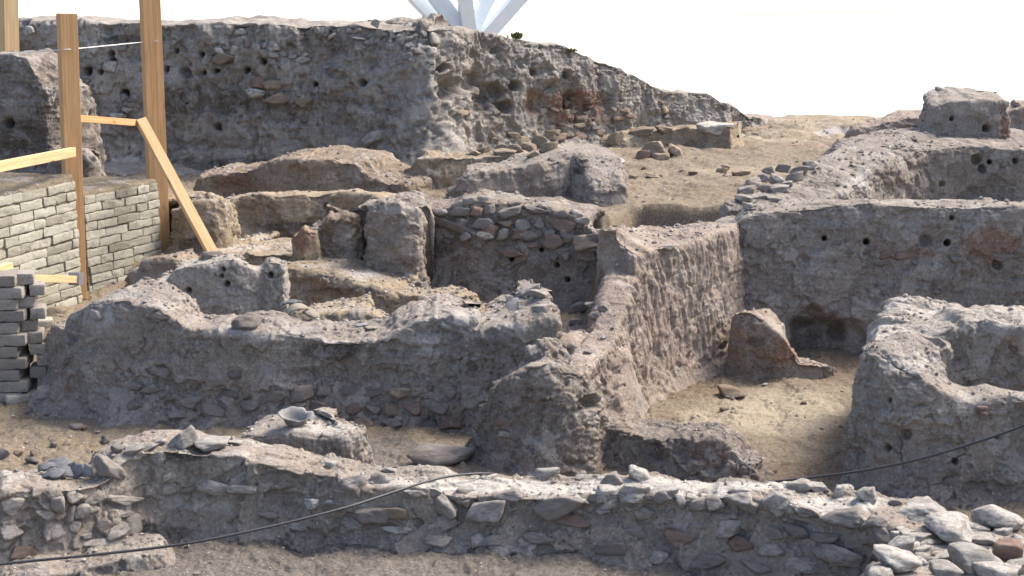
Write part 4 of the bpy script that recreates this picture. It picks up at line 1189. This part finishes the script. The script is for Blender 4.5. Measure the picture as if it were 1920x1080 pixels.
# ------------------------------------------------------------------ steel and cream rail beyond the dig
vcol = empty('steel_column', P(872, 100, 27.0), 'pale blue branching steel roof column rising behind the bank', 'column')
foot = P(872, 100, 27.0)
off = np.array(vcol.location)
M_ = vcol
for (px0, px1, py0, dY, w, d) in ((840, 762, 60, -.1, .26, .16), (868, 806, 60, -.35, .30, .20), (879, 869, 60, -.5, .26, .20), (884, 925, 60, .25, .24, .18), (908, 990, 70, .1, .26, .18)):
    p0, p1 = P(px0, py0, 27.0 + dY * .3), P(px1, -22, 27.0 + dY)
    e = p1 - p0
    o = timber('strut', p0 - e * .45 - off, p1 + e * .9 - off, w, d, math.radians(20), M_STEEL, parent=vcol, bev=.012)
o = timber('base_plate', np.array([0, 0, -.9]), np.array([0, 0, -.15]), .5, .5, 0, M_STEEL, parent=vcol)
br = empty('cream_barrier', P(1392, 27, 60), 'faint cream barrier rail with a thin pole, washed out beyond the dig', 'barrier')
off = np.array(br.location)
timber('rail', P(1383, 28, 60) - off, P(1668, 19, 61) - off, .22, .20, 0, M_CREAM, parent=br)
timber('pole', np.array(P(1392, 118, 60)) - off, P(1394, -40, 60) - off, .05, .05, 0, M_STEEL, parent=br)

# ------------------------------------------------------------------ bowl and sherds
c, n = hit(548, 806)
prof = [(0.02, .0), (.075, .0), (.088, .006), (.105, .03), (.118, .055), (.150, .078), (.170, .088), (.172, .096), (.150, .088), (.112, .066), (.092, .030), (.07, .014), (.01, .012)]
K = 64
Vb = []
for k in range(K):
    a = 2 * math.pi * k / K
    brk = .006 * math.sin(3 * a + 1) + .004 * math.sin(9 * a) - .05 * math.exp(-((a - 4.9) / .35) ** 2) - .03 * math.exp(-((a - .5) / .3) ** 2) - .02 * math.exp(-((a - 2.2) / .4) ** 2)
    for (r, z) in prof:
        f = min(1, max(0, (r - .105) / .06))
        Vb.append((math.cos(a) * (r + brk * f), math.sin(a) * (r + brk * f) * .85, z + brk * .55 * f ))
idx = np.arange(K * len(prof)).reshape(K, len(prof))
j = np.roll(idx, -1, axis=0)
bowl_o = obj_from('pottery_bowl', np.array(Vb), np.stack([idx[:, :-1], j[:, :-1], j[:, 1:], idx[:, 1:]], 2).reshape(-1, 4), M_POT)
bowl_o.location = Vector(c) + Vector((0, .12, 0.005))
bowl_o.rotation_euler = (math.radians(14), math.radians(4), .4)
bowl_o.scale = (.78, .78, .95)
tag(bowl_o, 'broken grey pottery bowl with jagged rim lying on the short wall stub', 'bowl')


def sherd(px, py, w, h, mat, label, yaw=0, tilt=(0, 0), curve=.5, seed=1, lift=.012, group=None, name='pottery_sherd', deep=None, thick=.012):
    """a curved broken piece of pot, w x h photograph pixels"""
    c, n = hit(px, py)
    s = c[1] / CT / FOC
    W = w * s / 2
    D_ = deep if deep else W * .7
    rg = np.random.default_rng(seed)
    K = 26
    ang = np.linspace(0, 2 * np.pi, K, endpoint=False)
    rad = 1 + .28 * rg.uniform(-1, 1, K // 2).repeat(2)[:K]
    rad = (rad + np.roll(rad, 1)) / 2
    rings = [0, .35, .7, 1.0]
    top, bot = [], []
    for q_ in rings:
        for k in range(K):
            x, y = math.cos(ang[k]) * rad[k] * q_ * W, math.sin(ang[k]) * rad[k] * q_ * D_
            z = -curve * (x * x) / (W * 2.2) - curve * .3 * y * y / (W * 2.2)
            top.append((x, y, z + thick / 2)); bot.append((x, y, z - thick / 2))
    V = np.array(top + bot)
    n_ = len(top)
    idx = np.arange(n_).reshape(4, K)
    j = np.roll(idx, -1, axis=1)
    q1 = np.stack([idx[:-1], idx[1:], j[1:], j[:-1]], 2).reshape(-1, 4)
    rim = np.stack([idx[3], idx[3] + n_, j[3] + n_, j[3]], 1)
    o = obj_from(name, V, np.vstack([q1, q1[:, ::-1] + n_, rim]), mat)
    o.location = Vector(c) + Vector((0, D_ * .4, lift + curve * W * .25))
    o.rotation_euler = (math.radians(tilt[0]), math.radians(tilt[1]), math.radians(yaw))
    return tag(o, label, 'potsherd', group)


sherd(95, 898, 46, 12, M_POTD, 'dark curved sherd, first of the heap on the near wall, low at its outer side', -10, (18, -10), .8, 1, .02)
sherd(112, 890, 50, 12, M_POTD, 'dark sherd lying on top of the heap on the near wall', 10, (24, 6), .6, 2, .06)
sherd(122, 899, 40, 14, M_POTD, 'dark sherd in the middle of the heap on the near wall', 25, (30, 12), .6, 3, .04)
sherd(140, 898, 40, 20, M_POTD, 'steep ribbed dark sherd leaning in the heap on the near wall', -30, (55, 18), .5, 4, .05)
sherd(160, 898, 36, 22, M_POT, 'upright grey sherd with a bright edge at the end of the heap', -55, (62, 25), .5, 5, .05)
sherd(88, 890, 34, 10, M_POTD, 'small dark sherd at the back of the heap on the near wall', 40, (14, -8), .6, 6, .05)
sherd(552, 592, 46, 22, M_SHERD, 'large buff curved sherd lying on the flat earth platform', 10, (10, -14), 1.2, 7, .05, thick=.016)
sherd(580, 596, 34, 20, M_SHERD, 'buff sherd with a dark break beside the larger one on the platform', -20, (14, 20), 1.2, 8, .035, thick=.016)
sherd(548, 580, 32, 8, M_POTD, 'thin dark sherd tucked behind the buff sherds on the platform', 0, (5, -6), .4, 9, .07)
sherd(1004, 688, 38, 8, M_SHERD, 'flat rosy sherd on the conical wall stub', 0, (4, -8), .2, 10, .01)
sherd(962, 578, 42, 22, M_POT, 'spoon shaped grey sherd sloping on the cracked block', 20, (24, -30), .3, 11, .02)
sherd(695, 617, 26, 7, M_SHERD, 'flat buff sherd on the dip of the long middle wall', 0, (3, 4), .2, 12, .01)
sherd(676, 613, 26, 8, M_POT, 'flat grey sherd beside the buff one on the long middle wall', 10, (3, -4), .2, 13, .01)

# ------------------------------------------------------------------ loose stones, each a thing of its own
def loose(px, py, w, h, mat, label, rot=0, style='block', group=None, floor=None, **kw):
    o = put_stone(px, py, w * 1.1, h * 1.12, mat, rot, name='stone', style=style, resting=True, sub=4, **kw)
    if floor is not None:
        g_ = PZ(px, py + h * .5, floor)
        o.location = Vector(g_) + Vector((0, o.scale.y * .55, o.scale.z * .8))
    return tag(o, label, 'stone', group)


loose(460, 600, 58, 32, 'd', 'smooth grey cobble resting on the dip of the long middle wall', 6, 'cobble')
loose(236, 565, 42, 16, 'd', 'flat grey stone on the high end of the long middle wall', 4)
loose(992, 545, 46, 22, 'g', 'pale tilted slab on top of the cracked block', -28)
loose(957, 558, 22, 12, 'p', 'small white stone on the cracked block behind the spoon shaped sherd', 5)
loose(1012, 552, 40, 16, 'g', 'grey flat stone under the tilted slab on the cracked block', 12)
loose(1018, 578, 40, 18, 'g', 'rough grey lump on the front edge of the cracked block', -8)
loose(1057, 572, 16, 12, 'p', 'little pale stone at the outer edge of the cracked block', 0)
loose(1250, 462, 34, 14, 'g', 'pale flat stone lying on the crest of the diagonal wall', -3)
loose(398, 476, 40, 12, 'd', 'thin grey slab on the wall behind the pale slab, at the foot of the brace', 0)
loose(384, 482, 26, 10, 'd', 'small grey slab under the thin one at the foot of the brace', -4)
loose(704, 41, 17, 15, 'g', 'small square block standing alone on the bank edge near the steel column', 0)
loose(1141, 300, 76, 38, 'p', 'big white boulder on the corridor floor at the end of the dark stump', 3, floor=1.0, depth=.3)
loose(1230, 275, 56, 36, 't', 'largest tan boulder of the cluster in the corridor', 0)
loose(1266, 278, 30, 24, 't', 'tan stone leaning on the largest boulder of the corridor cluster', 12)
loose(1205, 288, 26, 18, 'r', 'small reddish stone at the foot of the corridor cluster', 0)
loose(1240, 292, 34, 14, 't', 'flat tan stone in front of the corridor cluster', 0)
loose(1155, 258, 34, 26, 't', 'tan stone at the foot of the bank rubble, above the white boulder', -8)
loose(1205, 246, 44, 18, 't', 'long flat tan stone on the bank foot behind the corridor cluster', 0)
loose(1248, 242, 34, 16, 't', 'flat tan stone beside the long one on the bank foot', 0)
loose(1285, 241, 34, 18, 't', 'pale tan stone next to the low ledge at the bank foot', 0)
loose(1338, 240, 66, 26, 'p', 'broad pale ledge stone at the end of the bank foot', -4)
loose(1372, 733, 58, 22, 't', 'flat brown stone alone on the sandy room floor', 6)
loose(1356, 767, 20, 10, 't', 'small brown stone below the flat one on the sandy room floor', 0, 'cobble')
loose(1509, 755, 14, 8, 't', 'tiny tan stone in the middle of the sandy room floor', 0, 'cobble')
loose(1270, 893, 54, 24, 'd', 'rounded brown stone in front of the low dark wall stump', 0, 'cobble', floor=-.02, depth=.12)
loose(1310, 892, 26, 22, 'd', 'small round stone beside the rounded brown one', 0, 'cobble', floor=-.02, depth=.08)
loose(832, 860, 88, 56, 'd', 'large half buried brown boulder between the middle wall and the conical stub', 0, 'cobble', floor=-.03, depth=.3)
loose(872, 775, 48, 36, 'd', 'angular grey boulder at the end of the middle wall foot', -18)
loose(197, 824, 20, 18, 'd', 'round brown stone on the sandy floor at the frame side', 0, 'cobble')
loose(217, 840, 30, 20, 'd', 'larger round brown stone nearest the near wall on the sandy floor', 0, 'cobble')
loose(1150, 895, 46, 26, 'd', 'brown angular stone lying on the near rubble wall', -6)
loose(1197, 886, 46, 30, 'p', 'white peaked stone beside the brown one on the near rubble wall', 10)
loose(1024, 884, 52, 18, 'p', 'flat pale stone on the near rubble wall above the tail of the cable', -5)
loose(1030, 893, 20, 12, 'g', 'small grey stone below the flat pale one on the near rubble wall', 0)
loose(342, 823, 66, 38, 'p', 'long pale leaning slab at the high corner of the near wall', -28)
loose(293, 857, 42, 32, 'p', 'rounded pale stone set before the leaning slab on the near wall', 0, 'cobble')
loose(396, 832, 74, 26, 'p', 'broad white stone behind the leaning slab on the near wall', -4)
loose(298, 828, 36, 14, 'g', 'flat grey stone behind the rounded pale one', -15)
loose(245, 846, 40, 14, 'g', 'thin grey slab at the bend of the near wall', -14)
loose(275, 838, 40, 12, 'g', 'thin long slab stacked behind the bend of the near wall', -18)
loose(442, 830, 30, 10, 'p', 'small pale stone on the earth between leaning slab and bowl', 0)
loose(621, 870, 24, 12, 'p', 'small white stone at the foot of the bowl stub', 0)
loose(1500, 912, 54, 22, 'p', 'first pale stone of the row along the back of the near wall', -4)
loose(1535, 914, 50, 20, 'p', 'second pale stone of the row along the back of the near wall', 0)
loose(1585, 918, 44, 22, 'p', 'low pale stone of the row, before the peaked one', 0)
loose(1632, 926, 52, 30, 'p', 'peaked pale stone ending the row along the back of the near wall', 8)
loose(1456, 938, 48, 40, 'p', 'upright white stone set on the front edge of the near wall', 30)
loose(1680, 940, 28, 14, 'g', 'small grey stone in the gap beside the long flat slab', 0)
loose(1740, 958, 128, 32, 'p', 'long flat white slab lying across the near wall corner', -2)
loose(1738, 936, 40, 16, 'p', 'white stone tip behind the long flat slab', 0)
loose(1782, 988, 134, 50, 'p', 'biggest rounded white boulder on the near corner wall', 0, 'cobble')
loose(1882, 975, 100, 46, 'p', 'white boulder at the frame side behind the biggest one', 0, 'cobble')
loose(1724, 1010, 56, 18, 'p', 'flat pale stone in front of the biggest boulder', 0)
loose(1690, 1022, 54, 36, 'p', 'pointed pale stone on the outer edge of the near corner wall', -8)
loose(1690, 1050, 98, 44, 'p', 'broad pale lump low on the outer edge of the near corner wall', 8)
loose(1650, 1074, 74, 40, 'p', 'rounded white stone cut by the frame bottom', 0, 'cobble')
loose(1775, 1068, 66, 34, 'p', 'angular pale stone between the lumps at the frame bottom', 4)
loose(1835, 1048, 112, 56, 'p', 'large rough limestone block on the near corner wall', 6)
loose(1895, 1030, 66, 56, 'r', 'pinkish speckled boulder beside the rough limestone block', 0)
loose(1880, 1080, 96, 44, 'p', 'rough pale rubble at the bottom corner of the near wall', 0)
loose(1840, 1015, 70, 14, 'p', 'thin pale stone wedged between big boulder and limestone block', 0)
loose(1905, 655, 26, 18, 'r', 'reddish stone on the sloping foot of the grey back wall', 0)
# heaps of rubble: every stone its own thing, alike ones share a label and a group
PILE = [(1412, 338, 34, 18), (1446, 318, 30, 18), (1470, 312, 28, 16), (1500, 316, 40, 20), (1430, 330, 32, 18), (1458, 334, 32, 20), (1490, 330, 34, 18), (1400, 356, 34, 16), (1436, 352, 30, 16), (1460, 352, 36, 16), (1398, 372, 36, 18), (1430, 366, 34, 14), (1450, 372, 30, 12), (1520, 308, 28, 18), (1478, 344, 24, 12), (1408, 386, 30, 12)]
for (x, y, w, h) in PILE:
    loose(x, y, w, h, 'g', 'grey stone of the heap at the foot of the smooth ramp', RNG.uniform(-15, 15), group='grey stones heaped at the foot of the ramp')
for (x, y, w, h) in [(915, 250, 30, 18), (965, 254, 28, 18), (978, 262, 34, 20), (1002, 250, 26, 16), (1012, 264, 28, 24), (940, 272, 26, 14), (965, 276, 40, 18), (990, 272, 30, 18), (1028, 272, 34, 18), (1035, 250, 30, 16), (905, 280, 30, 12), (945, 285, 40, 16), (890, 284, 24, 12), (1000, 286, 30, 14), (925, 262, 20, 12)]:
    loose(x, y, w, h, 't', 'tan stone of the spill at the foot of the eroded bank', RNG.uniform(-15, 15), group='tan stones spilled at the bank foot')
for (x, y, w, h) in [(125, 830, 22, 12), (100, 834, 18, 12), (65, 848, 24, 14), (35, 846, 26, 14), (6, 848, 26, 20), (60, 862, 30, 14), (140, 800, 26, 14), (155, 800, 18, 12), (90, 775, 18, 14), (50, 770, 26, 12), (185, 862, 18, 8), (30, 880, 20, 8), (175, 845, 14, 6)]:
    loose(x, y, w, h, 't' if x % 2 else 'd', 'clod or small stone scattered over the sandy floor beside the brick pier', RNG.uniform(-15, 15), 'cobble', group='clods on the sandy floor')
for (x, y, w, h) in [(1355, 318, 22, 12), (1390, 322, 36, 14), (1362, 312, 18, 10), (1206, 312, 12, 8), (1095, 300, 14, 8), (1225, 328, 30, 8), (1300, 322, 20, 8), (1190, 330, 18, 8)]:
    loose(x, y, w, h, 't', 'low brown stone lying about on the corridor floor', RNG.uniform(-10, 10), group='brown stones on the corridor floor')
for (x, y, w, h) in [(1085, 575, 40, 20), (1108, 570, 26, 14), (1092, 560, 34, 16), (1118, 590, 30, 16), (1080, 600, 26, 10), (1102, 660, 18, 8), (1130, 575, 24, 14)]:
    loose(x, y, w, h, 'd', 'dull stone on the shady floor between the cracked block and the diagonal wall', RNG.uniform(-10, 10), group='stones on the shady passage floor')

# ------------------------------------------------------------------ stones set into the walls: parts of their wall
def flatline(y):
    return lambda x: y


def setin(parent, lst, proud=.35, grow=1.0):
    for s in lst:
        put_stone(s[0], s[1], s[2] * grow, s[3] * grow, s[4] if len(s) > 4 else 'd', s[5] if len(s) > 5 else RNG.uniform(-12, 12), proud + RNG.uniform(-.1, .1), 'stone', parent)


# rubble retaining wall
course_fill(stonewall, 815, 1132, lambda x: 386 + max(0, x - 1040) * .38, lambda x: 440 + max(0, x - 860) * .12, 36, 20, 'gtgdgrg', 1.0, 3, .50)
setin(stonewall, [(1097, 458, 56, 36, 't', 0), (855, 425, 62, 22, 'd'), (920, 432, 46, 28, 'r', -10), (1040, 455, 44, 32, 'r'), (985, 440, 60, 30, 'd'), (1065, 438, 26, 20, 'g'), (1065, 480, 22, 18, 'd'), (1040, 482, 20, 16, 'd'), (960, 475, 50, 18, 'r'), (1000, 460, 30, 12, 'r'), (836, 452, 20, 14, 'd'), (905, 371, 26, 16, 'p'), (880, 376, 28, 16, 'g'), (860, 385, 36, 22, 'g'), (965, 382, 26, 16, 'd'), (1085, 400, 30, 20, 'g'), (1110, 415, 22, 14, 'g')], .5)
# near rubble wall
setin(near, [(660, 910, 46, 36, 'g'), (716, 905, 34, 32, 'g', 20), (742, 962, 56, 24, 't'), (836, 950, 40, 46, 'g', 50), (828, 985, 56, 30, 'g'), (740, 993, 66, 20, 'p', 3), (875, 918, 36, 12, 'g'), (960, 927, 60, 18, 'g', 6), (915, 960, 70, 34, 'g', 12), (1050, 950, 92, 42, 'd', 10), (1080, 978, 70, 24, 'r'), (1090, 938, 28, 12, 'p'), (1140, 948, 40, 16, 'p', 8), (1140, 922, 40, 26, 'p'), (1190, 926, 52, 32, 'p'), (1245, 925, 50, 26, 'p'),
             (1206, 966, 46, 30, 'g'), (1258, 966, 20, 22, 'g'), (1298, 942, 34, 22, 'p'), (1340, 948, 38, 26, 'g'), (1408, 950, 30, 22, 'g'), (1366, 990, 70, 30, 'g', 5), (1450, 1002, 40, 22, 'g'), (1490, 996, 46, 28, 'd'), (1500, 965, 60, 24, 'g'), (1592, 968, 92, 30, 'g'), (1545, 1010, 50, 16, 'g'), (1390, 1020, 46, 30, 'r'), (1450, 1030, 50, 24, 'g'), (1660, 1010, 60, 40, 'd', -30), (1570, 1040, 70, 30, 'g'),
             (895, 1012, 24, 24, 'p', 20), (920, 1015, 60, 20, 'g'), (700, 965, 60, 34, 'd'), (660, 985, 50, 30, 'g'), (1180, 1000, 90, 26, 'g'), (1270, 1010, 60, 36, 'r'), (1130, 960, 30, 12, 'g'), (630, 950, 40, 20, 'd'), (590, 944, 36, 18, 'p'), (618, 946, 26, 16, 'p'), (780, 925, 40, 16, 'g'), (920, 895, 40, 10, 'p'), (1320, 915, 40, 12, 'p'), (1390, 915, 40, 12, 'p'), (735, 888, 34, 10, 'p'), (890, 886, 30, 8, 'p'), (1100, 888, 40, 9, 'p'),
             (400, 915, 60, 22, 'g', -16), (455, 917, 50, 14, 'p', -6), (308, 922, 42, 20, 'g'), (350, 920, 26, 12, 'd'), (222, 886, 44, 34, 'g', -40), (185, 935, 36, 30, 'g'), (235, 938, 48, 20, 'g', -18), (140, 935, 26, 24, 'g'), (110, 945, 24, 30, 'g'), (136, 965, 28, 32, 'g'), (160, 960, 26, 24, 'g'), (85, 965, 30, 28, 'g'), (105, 990, 34, 36, 'g'), (55, 980, 24, 20, 'g'), (142, 990, 20, 22, 'g'), (195, 985, 24, 26, 'd'), (222, 995, 34, 24, 'g'), (192, 1018, 52, 24, 'g'), (252, 985, 26, 34, 'g'), (45, 1035, 44, 26, 'r'), (140, 1022, 30, 20, 'd'), (165, 1005, 16, 14, 'g'), (88, 1005, 14, 30, 'g'), (240, 965, 30, 16, 'd'), (20, 950, 40, 40, 'g'), (20, 1000, 40, 30, 'g'), (1150, 1030, 60, 26, 'd'), (1235, 1045, 50, 24, 'g'), (1330, 1055, 64, 26, 'd'), (1420, 1064, 56, 24, 'd'), (1510, 1060, 60, 26, 'g'), (1600, 1068, 50, 24, 'd'), (820, 1015, 50, 20, 'g'), (1010, 1010, 60, 22, 'd'), (560, 985, 44, 20, 'g'), (500, 965, 40, 18, 'd')], .36, 1.28)
# the long middle wall: rubble at its foot
course_fill(midwall, 560, 872, lambda x: 722 + (x - 560) * .02, lambda x: 790 + (x - 560) * .05, 40, 24, 'dgtgdrd', .95, 5, .44)
setin(midwall, [(860, 775, 30, 30, 'd'), (250, 725, 36, 20, 'd'), (280, 730, 40, 24, 'd'), (355, 755, 50, 26, 'd'), (330, 780, 40, 16, 'd'), (430, 740, 34, 16, 'd'), (470, 760, 50, 20, 'd'), (520, 745, 40, 22, 'd'), (300, 700, 40, 30, 'd'), (400, 770, 40, 20, 'd'), (540, 775, 46, 20, 'd'), (500, 785, 40, 14, 'd'), (250, 760, 30, 20, 'd'), (440, 700, 30, 16, 'd'), (175, 590, 26, 30, 'g', 20)], .34, 1.15)
# conical stub and its tail
setin(stub, [(945, 790, 26, 20, 'r'), (950, 815, 20, 14, 'g'), (982, 795, 14, 12, 'r'), (890, 815, 20, 18, 'd'), (920, 840, 16, 14, 'g'), (1030, 800, 16, 22, 'd'), (970, 870, 26, 14, 'd'), (1000, 845, 14, 10, 'r'), (940, 760, 18, 10, 'd')], .2)
setin(tail, [(1180, 810, 16, 16, 'd'), (1150, 850, 16, 10, 'd'), (1290, 880, 30, 20, 'd'), (1340, 850, 40, 30, 'd'), (1210, 880, 24, 12, 'd'), (1110, 850, 14, 12, 'd')], .2)
# bank: embedded blocks, left
setin(bank, [(420, 110, 42, 18, 't', 3), (450, 60, 26, 12, 'p'), (412, 94, 16, 14, 'p'), (440, 95, 14, 16, 'g'), (465, 80, 12, 16, 'd'), (480, 155, 30, 20, 'r', 0), (510, 159, 32, 17, 't', -6), (480, 174, 32, 18, 'p'), (522, 184, 44, 26, 't', 4), (569, 192, 32, 20, 't'), (549, 190, 12, 12, 'd'), (483, 90, 14, 16, 'p'), (498, 86, 14, 10, 'g'), (514, 90, 26, 14, 'p'), (496, 101, 20, 18, 'd'), (514, 103, 18, 10, 'p'), (532, 100, 18, 9, 'g', -10), (548, 107, 16, 6, 'p', 10), (565, 112, 26, 12, 'p'), (570, 104, 18, 6, 'p', 28), (612, 126, 16, 6, 'p', 18), (630, 128, 22, 8, 'd'), (622, 67, 16, 6, 'p', 28), (205, 125, 22, 20, 'p'), (227, 90, 14, 10, 'g'), (220, 218, 30, 12, 'p'), (250, 198, 30, 14, 'd'), (235, 206, 20, 10, 'p'), (230, 182, 16, 14, 'd'), (248, 190, 20, 8, 'd'), (325, 82, 14, 10, 'g'), (60, 60, 20, 16, 'p')], .55, 1.25)
setin(bank, [(793, 60, 12, 14, 'p'), (820, 70, 16, 20, 'p'), (775, 65, 20, 6, 'p', 20), (762, 70, 22, 6, 'p', -5), (790, 76, 26, 8, 'g', 20), (768, 84, 20, 10, 'p'), (795, 90, 22, 12, 'p', 12), (808, 98, 22, 12, 'p', 15), (732, 62, 10, 18, 'p', 20), (730, 88, 18, 12, 'g'), (764, 108, 16, 16, 'd'), (775, 116, 12, 8, 'p'), (758, 117, 16, 8, 'p'), (657, 112, 18, 8, 'g', -10), (690, 65, 14, 6, 'p', 30), (668, 58, 20, 6, 'p', 20), (700, 258, 46, 18, 'p', 22), (655, 58, 10, 8, 'p'), (670, 72, 30, 5, 'p'), (785, 100, 14, 10, 'd'), (809, 118, 14, 8, 'd'), (865, 212, 14, 10, 't')], .5, 1.2)
RUB = [(1073, 193, 14, 16), (1080, 208, 20, 10), (1042, 205, 18, 10), (1060, 212, 16, 12), (1025, 208, 20, 12), (1095, 222, 24, 12), (1088, 235, 22, 12), (1112, 200, 18, 10), (1130, 205, 16, 12), (1106, 212, 18, 14), (1125, 188, 16, 12), (1120, 228, 14, 18), (1104, 228, 14, 16), (1136, 222, 16, 16), (1148, 206, 14, 12), (1095, 252, 34, 20), (1070, 250, 26, 16), (1050, 258, 30, 18), (1128, 248, 22, 14), (1115, 240, 18, 12), (1055, 232, 18, 12), (1040, 240, 22, 14), (1160, 222, 26, 10), (1170, 208, 18, 10), (1150, 234, 18, 12), (1140, 254, 20, 12), (1020, 228, 16, 10), (1090, 200, 12, 10), (1085, 185, 14, 9), (1100, 186, 14, 9), (1140, 190, 12, 8), (1165, 195, 12, 8), (1243, 192, 12, 10), (1248, 205, 16, 14), (1252, 218, 16, 10), (1178, 218, 22, 9)]
setin(bank, [(x, y, w, h, 'rtrtd'[k % 5]) for k, (x, y, w, h) in enumerate(RUB)], .5)
# back wall of the sandy room: reddish stone band
backw = [o for o in bpy.data.objects if o.get('label', '').startswith('long straight grey')][0]
setin(backw, [(1592, 473, 24, 16, 'd'), (1632, 465, 40, 9, 'd', 0), (1622, 477, 32, 12, 'd'), (1660, 478, 34, 18, 'r'), (1692, 480, 28, 16, 'r'), (1712, 468, 26, 16, 'r'), (1768, 469, 26, 14, 'g'), (1795, 488, 30, 16, 'd'), (1835, 486, 30, 16, 'd'), (1875, 482, 54, 24, 'd'), (1908, 480, 24, 20, 'r'), (1742, 478, 36, 12, 'r'), (1590, 448, 20, 12, 'r'), (1570, 455, 20, 10, 'd'), (1650, 495, 24, 10, 'd'), (1720, 492, 22, 10, 'd'), (1820, 468, 22, 12, 'r')], .25)
setin(front_r, [(1838, 765, 22, 8, 'r', 0), (1840, 775, 18, 7, 'r', 0)], .5)
rg2 = random.Random(8)
for k in range(46):
    y_ = rg2.uniform(985, 1078)
    x_ = rg2.uniform(1700 - (y_ - 985) * .6, 1925)
    put_stone(x_, y_, rg2.uniform(28, 62), rg2.uniform(14, 30), rg2.choice('ppgpt'), rg2.uniform(-12, 12), .45, 'stone', near2)
course_fill(near, 1120, 1660, lambda x: 922 + max(0, x - 1400) * .19, lambda x: 944 + max(0, x - 1400) * .21, 46, 26, 'ppgp', .75, 12, .42, limit=24)
setin(near2, [(1720, 985, 70, 30, 'g'), (1700, 1000, 40, 20, 'p'), (1900, 1060, 60, 30, 'p'), (1740, 1045, 50, 16, 'p'), (1800, 1025, 40, 12, 'p'), (1745, 1075, 50, 20, 'p')], .4)

# ------------------------------------------------------------------ weeds on the bank edge
for (px, py, lab, sd, hh) in ((968, 66, 'small dry green weed growing on the bank edge near the steel column', 3, .16), (1093, 74, 'tiny dark weed farther down the bank edge', 5, .08)):
    c, n = hit(px, py + 4)
    rg = np.random.default_rng(sd)
    Vw, Fw = [], []
    for k in range(60):
        a = rg.uniform(0, 2 * np.pi); le = rg.uniform(.3, 1) * hh; lean = rg.uniform(.2, 1.0)
        b = np.array([rg.normal(0, .06), rg.normal(0, .05), 0])
        tip = b + np.array([math.cos(a) * le * lean, math.sin(a) * le * lean, le])
        sd_ = np.array([-math.sin(a), math.cos(a), .3]) * .018
        m_ = (b + tip) / 2 + np.array([0, 0, le * .1])
        i0 = len(Vw)
        Vw += [b, m_ - sd_, tip, m_ + sd_]
        Fw.append((i0, i0 + 1, i0 + 2, i0 + 3))
    o = obj_from('weed', np.array(Vw), np.array(Fw), M_PLANT, smooth=False)
    o.location = Vector(c)
    tag(o, lab, 'weed')

# ------------------------------------------------------------------ crumbs and grit: uncountable
def grit(name, n, mat, seed, smin, smax, box):
    rg = np.random.default_rng(seed)
    Vg_, Fg_ = [], []
    base = np.array([(1, 0, 0), (-1, 0, 0), (0, 1, 0), (0, -1, 0), (0, 0, 1), (0, 0, -1)], float)
    bf = np.array([(0, 2, 4), (2, 1, 4), (1, 3, 4), (3, 0, 4), (2, 0, 5), (1, 2, 5), (3, 1, 5), (0, 3, 5)])
    hit(0, 0)
    NN, VV, XX_, YY_ = _HIT['N'], _HIT['V'], _HIT['x'], _HIT['y']
    ok = np.nonzero((NN[:, 2] > .75) & (XX_ > -40) & (XX_ < 1960) & (YY_ > box[0]) & (YY_ < box[1]) & (VV[:, 1] < 34))[0]
    ok = ok[perlin(VV[ok] * np.array([1.6, 1.6, .2], F32), seed) + rg.uniform(-.35, .35, len(ok)) > .0]
    pick = rg.choice(ok, n)
    for k, i in enumerate(pick):
        s = (smin + (smax - smin) * rg.random() ** 4) * min(1.6, VV[i][1] / 11)
        b = base * (1 + rg.uniform(-.35, .35, (6, 1))) * s * np.array([1, .9, .6])
        a = rg.uniform(0, 6.28)
        w = np.stack([b[:, 0] * math.cos(a) - b[:, 1] * math.sin(a), b[:, 0] * math.sin(a) + b[:, 1] * math.cos(a), b[:, 2]], 1)
        Vg_.append(w + VV[i] + np.array([0, 0, s * .3]))
        Fg_.append(bf + 6 * k)
    o = obj_from(name, np.vstack(Vg_), np.vstack(Fg_), mat, smooth=False)
    o['kind'] = 'stuff'
    return o


grit('gravel', 6500, S_DARK, 71, .005, .028, (220, 1080))
grit('pale_gravel', 4000, S_GREY, 72, .005, .028, (220, 1080))
for o in COL.objects:
    if o.type in ('MESH', 'EMPTY') and o.parent is None and 'label' in o.keys() and 'kind' not in o.keys():
        o['kind'] = 'thing'


# ------------------------------------------------------------------ camera, light
cam = bpy.data.cameras.new('camera')
cam.sensor_width = 36.0
cam.lens = 36.0 * FOC / 1920.0
cam.clip_start = 0.1
cam.clip_end = 20000
co = bpy.data.objects.new('camera', cam)
COL.objects.link(co)
co.location = (0, 0, EYE)
co.rotation_euler = (math.pi / 2 - TH, 0, 0)
scene.camera = co

SUN_EL, SUN_AZ = math.radians(50), math.radians(60)
sv = Vector((math.sin(SUN_AZ) * math.cos(SUN_EL), math.cos(SUN_AZ) * math.cos(SUN_EL), math.sin(SUN_EL)))
sl = bpy.data.lights.new('sun', 'SUN')
sl.energy = 2.35
sl.angle = math.radians(28)
sl.color = (1.0, 0.93, 0.82)
so = bpy.data.objects.new('sun', sl)
COL.objects.link(so)
so.location = (8, 10, 20)
so.rotation_euler = sv.to_track_quat('Z', 'Y').to_euler()

world = bpy.data.worlds.new('World')
scene.world = world
world.use_nodes = True
wt = world.node_tree
sky = wt.nodes.new('ShaderNodeTexSky')
sky.sky_type = 'NISHITA'
sky.sun_disc = False
sky.sun_elevation = SUN_EL
sky.sun_rotation = SUN_AZ
sky.dust_density = 3.5
sky.air_density = 0.9
sky.ozone_density = 0.7
bg = wt.nodes['Background']
bg.inputs['Strength'].default_value = 0.13
wt.links.new(sky.outputs['Color'], bg.inputs['Color'])

vs = scene.view_settings
vs.view_transform = 'Standard'
vs.look = 'None'
vs.exposure = 1.34
vs.gamma = 1.0
scene.cycles.use_denoising = True
scene.cycles.max_bounces = 6
